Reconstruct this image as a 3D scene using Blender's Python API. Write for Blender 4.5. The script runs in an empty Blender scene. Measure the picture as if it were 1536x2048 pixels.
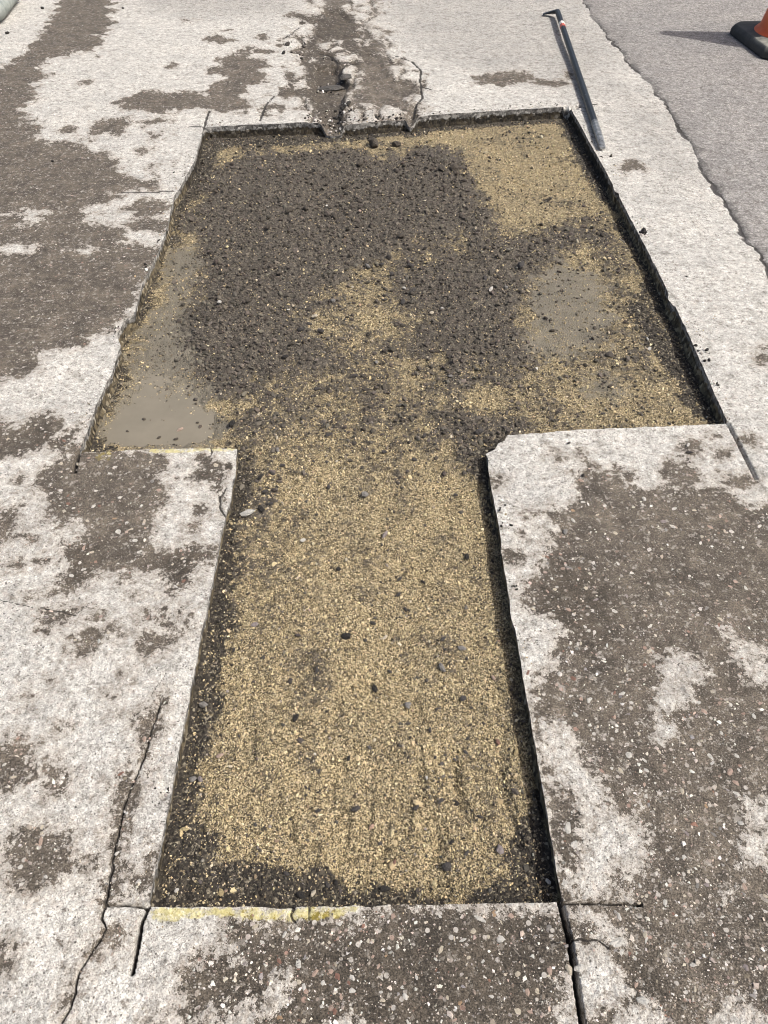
import bpy, bmesh, math, random
import numpy as np
from mathutils import Vector, Matrix

random.seed(7)
RNG = np.random.default_rng(11)
scene = bpy.context.scene
COL = scene.collection

# ------------------------------------------------------------------ camera
CAM_H = 1.2                       # metres above the road
FPX = 1538.0                      # focal length in pixels of the 1536 x 2048 photograph
PITCH = math.radians(46.0)        # looking down
cam_data = bpy.data.cameras.new('camera')
cam_data.sensor_fit = 'VERTICAL'
cam_data.angle = 2 * math.atan(1024 / FPX)
cam_data.clip_start = 0.02
cam_data.clip_end = 2000
cam = bpy.data.objects.new('camera', cam_data)
cam.location = (0, 0, CAM_H)
cam.rotation_euler = (math.radians(90) - PITCH, 0, 0)
COL.objects.link(cam)
scene.camera = cam

# ------------------------------------------------------------------ sky, sun, exposure
SUN_ELEV = math.radians(54)
SUN_AZ = math.atan2(0.935, -0.355)        # clockwise from +Y
SUN_DIR = Vector((math.sin(SUN_AZ) * math.cos(SUN_ELEV), math.cos(SUN_AZ) * math.cos(SUN_ELEV), math.sin(SUN_ELEV)))
world = bpy.data.worlds.new('World')
scene.world = world
world.use_nodes = True
wn = world.node_tree
bg = wn.nodes['Background']
sky = wn.nodes.new('ShaderNodeTexSky')
sky.sky_type = 'NISHITA'
sky.sun_disc = False
sky.dust_density = 6.0
sky.ozone_density = 0.4
sky.sun_elevation = SUN_ELEV
sky.sun_rotation = SUN_AZ
wn.links.new(sky.outputs[0], bg.inputs[0])
bg.inputs[1].default_value = 0.135
sun_data = bpy.data.lights.new('sun', 'SUN')
sun_data.energy = 3.9
sun_data.angle = math.radians(0.5)
sun_data.color = (1.0, 0.97, 0.90)
sun = bpy.data.objects.new('sun', sun_data)
sun.rotation_euler = SUN_DIR.to_track_quat('Z', 'Y').to_euler()
sun.location = (3, -2, 6)
COL.objects.link(sun)
scene.view_settings.view_transform = 'Standard'
scene.view_settings.look = 'None'
scene.view_settings.gamma = 1
scene.view_settings.use_curve_mapping = False
scene.view_settings.exposure = 0.0
try:
    scene.cycles.max_bounces = 3; scene.cycles.diffuse_bounces = 2; scene.cycles.glossy_bounces = 1; scene.cycles.filter_width = 1.0
except Exception:
    pass

# ------------------------------------------------------------------ pixel -> place on the ground
CP, SP = math.cos(PITCH), math.sin(PITCH)

def gnd(px, py, z=0.0):
    px = np.asarray(px, float); py = np.asarray(py, float)
    u = (px - 768) / FPX; v = (1024 - py) / FPX
    t = (CAM_H - z) / (SP - v * CP)
    return t * u, t * (CP + v * SP)

def mpp(px, py):                       # metres per photo pixel across the view
    v = (1024 - py) / FPX
    return CAM_H / (SP - v * CP) / FPX

def crop(ox, oy, s, pts):              # points read off an enlarged view of the photo
    return [(ox + x / s, oy + y / s) for x, y in pts]

# ------------------------------------------------------------------ numpy noise
def _hash(ix, iy, seed):
    h = (ix.astype(np.int64) * 374761393 + iy.astype(np.int64) * 668265263 + seed * 1442695041) & 0xFFFFFFFF
    h = ((h ^ (h >> 13)) * 1274126177) & 0xFFFFFFFF
    h = ((h ^ (h >> 16)) * 2246822519) & 0xFFFFFFFF
    return ((h ^ (h >> 15)) & 0xFFFFFF) / float(0xFFFFFF)

def vnoise(x, y, seed=0):
    ix = np.floor(x); iy = np.floor(y)
    fx = x - ix; fy = y - iy
    fx = fx * fx * (3 - 2 * fx); fy = fy * fy * (3 - 2 * fy)
    a = _hash(ix, iy, seed); b = _hash(ix + 1, iy, seed)
    c = _hash(ix, iy + 1, seed); d = _hash(ix + 1, iy + 1, seed)
    return (a * (1 - fx) + b * fx) * (1 - fy) + (c * (1 - fx) + d * fx) * fy

def fbm(x, y, scale, octaves=4, seed=0, gain=0.5):
    s = np.zeros_like(x); a = 1.0; tot = 0.0; f = scale
    for k in range(octaves):
        s += a * (vnoise(x * f + 17.3 * k, y * f - 9.1 * k, seed + k) - 0.5)
        tot += a; a *= gain; f *= 2.03
    return s / tot * 2               # about -1..1

def worley(x, y, scale, seed=0):
    xs = x * scale; ys = y * scale
    ix = np.floor(xs); iy = np.floor(ys)
    best = np.full(x.shape, 9.0); rnd = np.zeros(x.shape)
    for dx in (-1, 0, 1):
        for dy in (-1, 0, 1):
            cx = ix + dx; cy = iy + dy
            px = cx + _hash(cx, cy, seed); py = cy + _hash(cx, cy, seed + 77)
            d = (px - xs) ** 2 + (py - ys) ** 2
            m = d < best
            best = np.where(m, d, best)
            rnd = np.where(m, _hash(cx, cy, seed + 191), rnd)
    return np.sqrt(best), rnd

def worley_edge(x, y, scale, seed=0):
    xs = x * scale; ys = y * scale
    ix = np.floor(xs); iy = np.floor(ys)
    b1 = np.full(x.shape, 9.0); b2 = np.full(x.shape, 9.0); rnd = np.zeros(x.shape)
    for dx in (-1, 0, 1):
        for dy in (-1, 0, 1):
            cx = ix + dx; cy = iy + dy
            d = np.sqrt((cx + _hash(cx, cy, seed) - xs) ** 2 + (cy + _hash(cx, cy, seed + 77) - ys) ** 2)
            m = d < b1
            b2 = np.where(m, b1, np.minimum(b2, d)); b1 = np.where(m, d, b1)
            rnd = np.where(m, _hash(cx, cy, seed + 191), rnd)
    return (b2 - b1) / scale * .5, rnd

def sstep(a, b, x):
    t = np.clip((x - a) / (b - a), 0, 1)
    return t * t * (3 - 2 * t)

# ------------------------------------------------------------------ areas outlined on the ground
LIM = 0.24
class Area:
    def __init__(self, pts, z=0.0, amp=1.0):
        P = np.array(pts, float)
        x, y = gnd(P[:, 0], P[:, 1], z)
        self.P = np.stack([x, y], 1)
        self.amp = amp
        self.lo = self.P.min(0) - LIM; self.hi = self.P.max(0) + LIM
    def sd(self, x, y):
        out = np.full(x.shape, -LIM)
        m = (x > self.lo[0]) & (x < self.hi[0]) & (y > self.lo[1]) & (y < self.hi[1])
        if not m.any():
            return out
        X = x[m]; Y = y[m]
        ins = np.zeros(X.shape, bool); d2 = np.full(X.shape, 1e9)
        A = self.P; B = np.roll(A, -1, 0)
        for (ax, ay), (bx, by) in zip(A, B):
            ex, ey = bx - ax, by - ay
            l2 = ex * ex + ey * ey + 1e-12
            t = np.clip(((X - ax) * ex + (Y - ay) * ey) / l2, 0, 1)
            d2 = np.minimum(d2, (X - ax - t * ex) ** 2 + (Y - ay - t * ey) ** 2)
            c = ((ay > Y) != (by > Y))
            if abs(ey) > 1e-12:
                ins ^= c & (X < ax + (Y - ay) * ex / ey)
        d = np.sqrt(d2)
        out[m] = np.clip(np.where(ins, d, -d), -LIM, LIM)
        return out

class Line:
    def __init__(self, pts, w, depth, z=0.0):
        P = np.array(pts, float)
        x, y = gnd(P[:, 0], P[:, 1], z)
        self.P = np.stack([x, y], 1); self.w = w; self.depth = depth
        self.lo = self.P.min(0) - 0.05; self.hi = self.P.max(0) + 0.05
    def dist(self, x, y):
        out = np.full(x.shape, 9.0)
        m = (x > self.lo[0]) & (x < self.hi[0]) & (y > self.lo[1]) & (y < self.hi[1])
        if not m.any():
            return out
        X = x[m]; Y = y[m]; d2 = np.full(X.shape, 1e9)
        for (ax, ay), (bx, by) in zip(self.P[:-1], self.P[1:]):
            ex, ey = bx - ax, by - ay
            t = np.clip(((X - ax) * ex + (Y - ay) * ey) / (ex * ex + ey * ey + 1e-12), 0, 1)
            d2 = np.minimum(d2, (X - ax - t * ex) ** 2 + (Y - ay - t * ey) ** 2)
        out[m] = np.sqrt(d2)
        return out

def spot(px, py, r, flat=0.55):
    pts = []
    for k in range(9):
        a = k / 9 * 2 * math.pi
        q = r * random.uniform(0.75, 1.25)
        pts.append((px + q * math.cos(a), py + flat * q * math.sin(a)))
    return pts

# outline of the T-shaped cut, along the top edge of the pavement
HOLE_PX = [(409, 255), (450, 253), (500, 250), (560, 248), (600, 246), (640, 246), (646, 252), (660, 254), (684, 253), (690, 248),
           (720, 246), (760, 242), (812, 238), (818, 244), (830, 242), (838, 232), (900, 226), (1000, 220), (1129, 214),
           (1142, 218), (1213, 344), (1300, 512), (1378, 673), (1456, 848), (1401, 851), (1165, 860), (1014, 871), (1010, 881), (996, 888), (990, 898),
           (971, 907), (985, 985), (999, 1060), (1003, 1085), (1001, 1100), (1012, 1161), (1038, 1306), (1062, 1447), (1083, 1564), (1124, 1797), (1120, 1805), (950, 1808), (719, 1810), (500, 1813),
           (297, 1815), (322, 1684), (350, 1544), (387, 1353), (409, 1240), (434, 1127), (444, 1056), (452, 1029), (462, 1003), (475, 898), (310, 899), (157, 906), (172, 876), (191, 817), (215, 762),
           (225, 747), (242, 692), (234, 672), (250, 641), (270, 630), (279, 587), (291, 555), (303, 532), (322, 493), (336, 450),
           (348, 391), (363, 372), (391, 320), (406, 262)]

def rough_outline():
    x, y = gnd([p[0] for p in HOLE_PX], [p[1] for p in HOLE_PX])
    P = np.stack([x, y], 1); out = []
    for a, b in zip(P, np.roll(P, -1, 0)):
        n = max(1, int(np.linalg.norm(b - a) / 0.008))
        for k in range(n):
            out.append(a + (b - a) * k / n)
    Q = np.array(out)
    T = np.roll(Q, -1, 0) - np.roll(Q, 1, 0)
    T /= np.linalg.norm(T, axis=1)[:, None] + 1e-9
    N = np.stack([-T[:, 1], T[:, 0]], 1)
    s = np.arange(len(Q)) * 0.008
    j = fbm(s, s * 0 + 3.0, 22, 3, 5) * 0.0016 + fbm(s, s * 0 + 8.0, 60, 2, 9) * 0.0009
    chip = np.clip(fbm(s, s * 0 + 5.0, 9, 3, 21) - 0.42, 0, 1) * 0.018      # broken bites
    return Q + N * (j + chip * np.sign(vnoise(s * 3, s * 0, 4) - 0.5))[:, None]

HOLE = rough_outline()
hole_area = Area(HOLE_PX)

# ------------------------------------------------------------------ dirt map of the pavement (outlines read off the photo)
MUD, LIGHT, MUD2 = [], [], []
def mud(pts, amp=1.0): MUD.append(Area(pts, 0, amp))
def light(pts): LIGHT.append(Area(pts))
def mud2(pts): MUD2.append(Area(pts))

mud([(150, -30), (228, -30), (228, 45), (200, 70), (188, 112), (150, 97), (110, 118), (80, 135), (105, 142), (70, 165), (80, 188), (55, 205),
     (50, 245), (75, 262), (65, 280), (90, 290), (140, 288), (165, 298), (200, 308), (235, 322), (238, 345), (225, 358), (290, 362), (305, 372),
     (280, 382), (232, 388), (250, 395), (215, 408), (172, 415), (190, 427), (150, 442), (210, 457), (255, 452), (250, 470), (240, 487), (330, 497),
     (300, 545), (280, 590), (265, 625), (240, 662), (200, 672), (170, 690), (90, 708), (60, 740), (0, 762), (-160, 800), (-160, 140), (0, 140), (40, 110), (90, 60)])
light([(-20, 430), (25, 424), (60, 415), (112, 424), (80, 433), (95, 442), (30, 448), (40, 436)])
light([(-30, 498), (10, 490), (40, 483), (80, 490), (55, 495), (75, 503), (20, 507)])
light([(120, 500), (150, 492), (215, 497), (190, 503), (150, 512)])
light([(-160, 60), (-160, 128), (0, 122), (60, 70), (110, 20), (130, -30), (-160, -30)])
mud(crop(0, 0, 2.56, [(610, 530), (720, 465), (850, 455), (900, 470), (1000, 460), (1050, 480), (1100, 430), (1110, 390), (1050, 350), (1120, 320),
     (1200, 250), (1270, 240), (1280, 300), (1350, 310), (1360, 390), (1330, 430), (1260, 450), (1270, 530), (1230, 570), (1080, 570), (1000, 550),
     (900, 570), (760, 590), (700, 560)]))
mud([(172, 273), (180, 250), (203, 238), (254, 238), (250, 258), (230, 270), (195, 277)])
mud([(118, 262), (140, 250), (160, 262), (150, 270)])
for s in [(440, 79, 22, .35), (447, 61, 12, .5), (340, 131, 12, .3), (535, 103, 24, .2), (320, 241, 10, .4), (318, 270, 14, .4), (172, 163, 8, .4),
          (300, 245, 8, .4), (565, 90, 16, .4), (525, 70, 10, .4), (265, 240, 14, .3), (290, 300, 8, .5), (320, 330, 10, .5), (305, 345, 9, .5), (375, 40, 18, .2)]:
    mud(spot(*s))
# left strip beside the wide cut
mud(crop(0, 0, 2.56, [(500, 930), (620, 915), (780, 930), (770, 960), (640, 985), (560, 960)]))
mud([(255, 420), (290, 400), (330, 412), (325, 425), (280, 428)])
mud([(240, 447), (290, 440), (325, 450), (318, 462), (265, 462)])
# crazed strip above the cut
def cz(p): return crop(560, 10, 2.975, p)
mud(cz([(70, 65), (110, 38), (150, 70), (240, 72), (280, -30), (300, -90), (420, -90), (400, -20), (345, 28), (350, 60), (460, 55), (440, 100), (505, 120), (450, 150), (540, 165), (600, 225), (590, 285), (640, 325), (655, 395),
        (690, 435), (780, 445), (830, 475), (825, 520), (745, 535), (765, 590), (805, 600), (790, 660), (750, 660), (740, 625), (650, 590), (480, 585), (400, 600), (375, 660), (385, 740), (240, 740), (240, 660), (190, 610), (165, 545),
        (100, 540), (0, 560), (-60, 540), (0, 500), (60, 480), (50, 420), (-20, 400), (30, 380), (110, 350), (150, 300), (100, 290), (20, 300), (50, 260), (150, 235), (200, 190), (190, 150), (215, 110), (120, 85)]))
for p in ([(230, 215), (300, 200), (370, 215), (375, 260), (310, 285), (240, 260)], [(335, 295), (400, 265), (460, 285), (470, 330), (400, 345), (345, 330)], [(360, 375), (420, 350), (490, 370), (500, 420), (450, 460), (390, 425)],
          [(440, 200), (490, 180), (535, 200), (530, 240), (470, 240)], [(90, 120), (160, 95), (215, 110), (200, 170), (130, 210), (60, 210)], [(380, 640), (400, 600), (470, 592), (560, 588), (650, 595), (740, 630), (750, 665), (600, 685), (440, 725), (390, 700)],
          [(235, 620), (300, 612), (295, 642), (240, 642)], [(415, 482), (490, 468), (505, 485), (430, 502)], [(60, 380), (140, 355), (152, 410), (90, 445)], [(70, 475), (150, 430), (165, 485), (90, 498)], [(150, 320), (210, 300), (230, 325), (160, 345)],
          [(380, 520), (430, 525), (420, 570), (385, 575)]):
    light(cz(p))
mud2(crop(500, 0, 3.072, [(60, 720), (110, 640), (180, 600), (170, 640), (120, 680), (90, 740)]))
mud([(945, 152), (985, 143), (1050, 146), (1065, 158), (1020, 164), (960, 165)])
mud([(1068, 165), (1090, 158), (1120, 162), (1140, 172), (1100, 172)])
mud([(1115, 150), (1135, 148), (1137, 156), (1118, 157)])
mud([(1240, 330), (1265, 326), (1268, 333), (1245, 338)])
# left of the cut, lower
mud([(0, 850), (50, 842), (80, 826), (105, 832), (130, 858), (158, 852), (163, 880), (150, 906), (128, 898), (100, 908), (60, 902), (25, 918), (-120, 940), (-120, 850)])
S = 2.743
mud(crop(0, 850, S, [(430, 165), (640, 150), (880, 170), (900, 230), (850, 290), (900, 300), (870, 360), (900, 400), (850, 440), (880, 480), (850, 560),
     (870, 640), (920, 690), (960, 650), (1100, 660), (1200, 660), (1195, 740), (1110, 770), (1060, 830), (1010, 890), (950, 930), (900, 880), (870, 840),
     (800, 830), (690, 840), (640, 800), (560, 810), (500, 870), (380, 920), (340, 850), (320, 720), (330, 640), (330, 580), (230, 520), (240, 420),
     (200, 330), (190, 270), (300, 220), (400, 190)]))
light(crop(0, 850, S, [(330, 580), (380, 560), (450, 555), (440, 615), (380, 640), (330, 620)]))
mud(crop(0, 850, S, [(1130, 170), (1180, 200), (1280, 220), (1225, 290), (1235, 400), (1205, 490), (1185, 380), (1160, 310), (1070, 320), (1040, 290)]))
mud(crop(0, 850, S, [(1060, 450), (1160, 420), (1160, 460), (1090, 490)]))
mud(crop(0, 850, S, [(1000, 540), (1080, 535), (1060, 562), (1010, 560)]))
mud(crop(0, 850, S, [(-200, 480), (100, 455), (110, 560), (50, 640), (40, 660), (0, 720), (-200, 740)]))
mud(crop(0, 850, S, [(40, 770), (100, 730), (140, 750), (130, 790), (50, 790)]))
mud(crop(0, 850, S, [(160, 750), (220, 720), (290, 730), (270, 770), (190, 780)]))
mud(crop(0, 850, S, [(90, 280), (110, 262), (125, 290), (100, 300)]))
mud(crop(0, 850, S, [(150, 905), (280, 930), (250, 960), (190, 940)]))
mud(crop(0, 850, S, [(210, 1010), (260, 980), (330, 990), (420, 1000), (390, 1060), (300, 1090), (240, 1090)]))
mud(crop(0, 850, S, [(400, 1170), (440, 1190), (480, 1130), (540, 1130), (550, 1200), (520, 1265), (490, 1230), (450, 1255)]))
mud(crop(0, 850, S, [(770, 1210), (800, 1160), (840, 1200), (940, 1140), (960, 1160), (880, 1205), (800, 1245)]))
for (a, b, r) in [(800, 1040, 26), (935, 1100, 24), (590, 1110, 20), (550, 1068, 20), (900, 1035, 20), (1050, 1045, 20), (830, 935, 20), (990, 1030, 14), (600, 1578, 20),
                  (590, 1495, 18), (680, 1365, 16), (285, 1405, 14), (655, 1190, 12), (745, 935, 10), (210, 1490, 10), (755, 1615, 26), (175, 640, 16)]:
    mud(spot(a / S, 850 + b / S, r / S, 0.9))
mud(crop(0, 850, S, [(805, 1646), (815, 1600), (850, 1570), (885, 1490), (885, 1560), (860, 1620), (850, 1650)]))
S = 2.56
mud(crop(0, 1450, S, [(-60, 130), (60, 100), (110, 60), (190, 110), (170, 190), (200, 240), (90, 310), (-60, 330)]))
mud(crop(0, 1450, S, [(200, 230), (280, 160), (310, 160), (280, 240), (320, 270), (300, 330), (250, 320), (260, 270)]))
mud(crop(0, 1450, S, [(40, 640), (90, 580), (180, 510), (230, 560), (340, 560), (360, 650), (340, 730), (270, 770), (180, 840), (50, 820), (80, 740), (50, 690)]))
mud(crop(0, 1450, S, [(390, 700), (470, 690), (485, 740), (430, 745)]))
mud(crop(0, 1450, S, [(735, -20), (800, -20), (785, 80), (765, 160), (705, 230), (712, 300), (692, 380), (632, 460), (640, 640), (655, 700), (602, 790), (590, 860), (545, 885),
     (533, 830), (565, 760), (555, 600), (565, 530), (598, 450), (598, 330), (608, 290), (678, 230), (688, 170), (728, 120), (718, 60)]))
mud(crop(0, 1450, S, [(480, 1145), (540, 1055), (620, 1080), (605, 1130), (500, 1150)]))
mud(crop(0, 1450, S, [(400, 1290), (412, 1340), (372, 1400), (345, 1500), (310, 1590), (270, 1590), (330, 1430)]))
mud(crop(0, 1450, S, [(-60, 1140), (20, 1130), (40, 1200), (0, 1250), (-60, 1260)]))
mud(crop(0, 1450, S, [(290, 20), (320, 5), (325, 30), (295, 35)]))
mud(crop(0, 1450, S, [(675, 790), (745, 770), (760, 800), (690, 820)]))
mud(crop(0, 1450, S, [(755, 650), (775, 610), (820, 640), (800, 690), (770, 700)]))
# bottom slab
mud([(455, 1852), (470, 1840), (590, 1846), (720, 1832), (745, 1817), (1095, 1814), (1128, 1818), (1150, 1915), (1132, 1950), (1150, 1990), (1110, 2030), (1140, 2140),
     (290, 2140), (300, 2045), (330, 2042), (360, 2048), (372, 2012), (362, 1955), (368, 1928), (390, 1916), (400, 1936), (425, 1913), (440, 1935), (475, 1946), (481, 1930), (478, 1886), (458, 1866)])
light([(380, 2048), (410, 2024), (445, 2008), (455, 2024), (490, 2004), (512, 2030), (505, 2140), (330, 2140)])
light(crop(500, 1450, S, [(95, 1390), (130, 1270), (180, 1230), (190, 1330), (170, 1440), (100, 1480), (70, 1440)]))
light(crop(500, 1450, S, [(435, 1450), (490, 1430), (530, 1450), (560, 1540), (560, 1700), (430, 1700), (440, 1520)]))
# right slab
S = 2.415
mud(crop(900, 830, S, [(640, 200), (660, 190), (720, 270), (810, 300), (860, 350), (980, 370), (1010, 340), (1050, 330), (1010, 270), (1130, 230), (1170, 270), (1210, 310),
     (1200, 340), (1300, 350), (1380, 390), (1540, 440), (1900, 500), (1900, 3300), (620, 3200), (650, 2700), (560, 2450), (500, 2250), (500, 1800), (420, 1640), (390, 1497), (390, 1420), (420, 1340), (440, 1260), (500, 1240), (560, 1180),
     (500, 1160), (490, 1080), (570, 1050), (560, 1000), (480, 960), (370, 930), (360, 830), (420, 800), (440, 700), (450, 640), (430, 550), (510, 540), (470, 490),
     (510, 430), (610, 410), (640, 340), (620, 300)]))
light(crop(900, 830, S, [(1330, 1040), (1400, 1055), (1430, 1090), (1560, 1070), (1560, 1290), (1480, 1300), (1400, 1220), (1330, 1160)]))
light(crop(900, 830, S, [(1020, 1170), (1100, 1130), (1250, 1160), (1250, 1250), (1200, 1290), (1190, 1390), (1120, 1390), (1000, 1430), (1020, 1340), (1060, 1280)]))
for (a, b, r) in [(530, 225, 26), (585, 265, 24), (870, 297, 26), (1315, 180, 26), (1180, 150, 24), (1440, 135, 20), (370, 480, 36), (225, 315, 14), (1280, 105, 14), (1410, 310, 32),
                  (1365, 330, 30), (480, 185, 18), (345, 560, 16), (820, 275, 14), (1490, 690, 10), (300, 690, 40), (1075, 270, 34)]:
    mud(spot(900 + a / S, 830 + b / S, r / S, 0.8))
mud([(1520, 712), (1550, 700), (1550, 722), (1530, 724)])
S = 2.621
def rb(p): return crop(950, 1450, S, p)
light(rb([(360, 0), (490, 20), (560, 140), (600, 200), (650, 250), (690, 330), (680, 400), (720, 450), (830, 500), (900, 520), (930, 640), (920, 760), (850, 800), (820, 905),
          (640, 915), (540, 910), (500, 830), (560, 800), (500, 750), (560, 700), (540, 600), (570, 500), (540, 420), (500, 350), (430, 300), (400, 220), (350, 180), (320, 100)]))
mud2(rb([(738, 770), (780, 740), (770, 820), (760, 885), (730, 885)]))
mud2(rb([(490, 740), (540, 730), (560, 790), (510, 790)]))
light(rb([(480, 945), (620, 960), (680, 1000), (760, 1080), (800, 1160), (700, 1170), (690, 1120), (580, 1040), (490, 1000)]))
light(rb([(530, 1160), (690, 1160), (750, 1270), (780, 1400), (690, 1540), (570, 1580), (400, 1490), (450, 1430), (460, 1280)]))
light(rb([(720, 1530), (860, 1490), (960, 1510), (1060, 1600), (1000, 1700), (700, 1700)]))
light(rb([(1200, 1490), (1300, 1390), (1450, 1440), (1560, 1500), (1560, 1700), (1230, 1700)]))
light(rb([(1280, 850), (1350, 850), (1370, 930), (1310, 985), (1260, 900)]))
light(rb([(1430, 400), (1560, 380), (1560, 750), (1420, 750), (1470, 560), (1420, 500)]))
light(rb([(830, 380), (880, 370), (910, 440), (870, 450)]))
light(rb([(960, -20), (1040, 20), (1040, 80), (980, 60)]))
light([(60, 1610), (66, 1600), (70, 1612)])

DAMP = [Area([(440, 1835), (720, 1825), (745, 1815), (1128, 1812), (1155, 1930), (1120, 2140), (360, 2140), (360, 1930)]), Area(crop(0, 850, 2.743, [(320, 700), (560, 640), (560, 820), (380, 930)])),
        Area(crop(0, 850, 2.743, [(850, 660), (1210, 640), (1180, 760), (950, 940), (870, 840)])), Area(crop(0, 850, 2.743, [(1040, 290), (1130, 170), (1290, 210), (1200, 500), (1170, 320)])),
        Area(crop(500, 0, 3.072, [(240, 100), (600, 30), (800, 270), (780, 320), (560, 560), (590, 780), (430, 780), (300, 600), (130, 600), (330, 380)])), Area(crop(900, 830, 2.415, [(440, 640), (800, 700), (900, 1000), (700, 1200), (380, 1000), (360, 830)])),
        Area(rb([(420, 560), (560, 700), (560, 800), (440, 780)])), Area(rb([(480, 1000), (700, 1140), (900, 1160), (1000, 1400), (880, 1500), (760, 1300), (560, 1150)])), Area([(0, 855), (90, 835), (160, 860), (150, 905), (0, 890)])]
FILM = [Area([(740, -500), (1110, -500), (1190, 20), (1250, 110), (1180, 190), (1000, 150), (850, 110), (770, 60)]), Area([(230, -500), (600, -500), (600, 30), (400, 40), (260, 20)]), Area([(1150, 120), (1300, 180), (1420, 350), (1330, 400), (1240, 250)])]
# grey lane on the right, beyond the joint
JOINT_PX = [(1120, -90), (1148, -30), (1168, 8), (1185, 38), (1205, 60), (1232, 92), (1250, 118), (1268, 140), (1296, 166), (1312, 188), (1330, 210), (1348, 242),
            (1366, 268), (1382, 296), (1392, 320), (1408, 352), (1432, 384), (1462, 428), (1496, 486), (1536, 545), (1580, 600), (1660, 700), (1800, 900), (2000, 1200), (2400, 1900)]
LANE = Area([(900, -400)] + JOINT_PX + [(5000, 1900), (5000, -400)])
JX, JY = gnd([p[0] for p in JOINT_PX], [p[1] for p in JOINT_PX])

def lane_side(x, y):                    # >0 to the right of the joint (metres)
    o = np.argsort(JY)
    return x - np.interp(y, JY[o], JX[o])

YELLOW = [Area([(292, 1818), (340, 1813), (500, 1812), (600, 1812), (722, 1809), (716, 1824), (660, 1838), (600, 1845), (520, 1846), (470, 1842), (420, 1838), (330, 1846), (300, 1840)]),
          Area([(300, 897), (478, 894), (478, 905), (400, 905), (330, 908), (296, 906)]),
          Area([(185, 902), (220, 898), (224, 918), (206, 930), (190, 918)])]
YFAINT = [Area([(380, 1330), (402, 1300), (398, 1350), (384, 1400), (372, 1395)])]

KERFS = [Line([(157, 904), (152, 925), (148, 944)], .009, .02), Line([(297, 1812), (282, 1845), (274, 1895), (264, 1945)], .0065, .03),
         Line([(210, 1812), (250, 1810), (298, 1815)], .0035, .02), Line([(1120, 1800), (1140, 1880), (1152, 1960), (1166, 2052), (1172, 2110)], .0075, .04),
         Line([(1120, 1804), (1200, 1806), (1240, 1805), (1284, 1808)], .0042, .02), Line([(1455, 846), (1478, 890), (1496, 926), (1511, 956)], .008, .03),
         Line([(408, 258), (413, 236), (419, 222)], .010, .006), Line([(1131, 215), (1150, 217), (1165, 211)], .014, .03), Line([(1166, 211), (1200, 208)], .006, .006)]
CRACKS = [Line([(322, 1405), (300, 1465), (285, 1525), (245, 1610), (228, 1700), (212, 1795), (205, 1835), (211, 1855), (190, 1895), (165, 1935), (158, 1950), (150, 1985), (125, 2048), (105, 2100)], .0032, .008),
          Line(crop(500, 0, 3.072, [(840, 370), (905, 345), (1000, 380), (1050, 430), (1045, 500), (1060, 530), (1110, 545)]), .011, .004),
          Line(crop(500, 0, 3.072, [(1045, 500), (1060, 600), (1020, 640), (1005, 700)]), .011, .004),
          Line(crop(500, 0, 3.072, [(300, 170), (200, 240)]), .012, .006), Line(crop(500, 0, 3.072, [(430, 320), (500, 340), (540, 380), (640, 380)]), .016, .010),
          Line(crop(500, 0, 3.072, [(150, 590), (100, 640), (60, 740)]), .010, .003),
          Line(crop(500, 0, 3.072, [(560, 400), (550, 450), (580, 490), (640, 505)]), .02, .014),
          Line([(1100, 1884), (1160, 1876), (1200, 1882), (1215, 1894)], .003, .004), Line([(245, 383), (300, 383), (345, 380)], .010, .006),
          Line([(463, 1045), (440, 1020), (440, 995), (452, 975)], .004, .004), Line([(360, 252), (408, 254)], .005, .004),
          Line([(590, 1818), (585, 1835), (590, 1846)], .0025, .004), Line([(620, 1813), (617, 1838)], .0035, .004), Line([(425, 894), (420, 915)], .003, .004),
          Line([(300, 1395), (322, 1360), (330, 1345)], .0015, .002), Line([(0, 1200), (150, 1230), (185, 1205)], .0012, .0015)]
# worn hollow running into the far edge of the cut
PITS = [(Area(cz([(200, 350), (350, 340), (360, 420), (440, 470), (390, 520), (372, 640), (390, 745), (240, 745), (250, 640), (190, 560), (190, 430)])), .036),
        (Area(crop(500, 0, 3.072, [(450, 70), (560, 50), (640, 130), (560, 150), (480, 130)])), .016),
        (Area(crop(500, 0, 3.072, [(950, 700), (1010, 640), (1030, 720), (1010, 780), (950, 770)])), .020),
        (Area(crop(500, 0, 3.072, [(700, 300), (800, 330), (860, 460), (960, 500), (1020, 520), (960, 620), (760, 620), (720, 480), (690, 380)])), .010)]
CHIPS = [(Area(spot(332, 1577, 13, 1.3)), .008), (Area(spot(700, 1450, 1, 1)), 0.0), (Area(spot(1367, 893, 7, .8)), .004), (Area(spot(1165, 950, 8, .8)), .003)]

CRAZED = Area([(552, 252), (585, 205), (600, 170), (592, 110), (572, 60), (610, 10), (640, -60), (770, -60), (772, 40), (778, 100), (840, 135), (862, 175), (838, 236), (700, 250)])
def crazed(x, y):
    w = sstep(-.05, .06, CRAZED.sd(x, y) + .05 * fbm(x, y, 8, 3, 81))
    xx = x + .02 * fbm(x, y, 14, 3, 83); yy = y + .03 * fbm(x, y, 14, 3, 85)
    e, r = worley_edge(xx, yy * .55, 8.5, 87)
    return w, e, r

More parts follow.
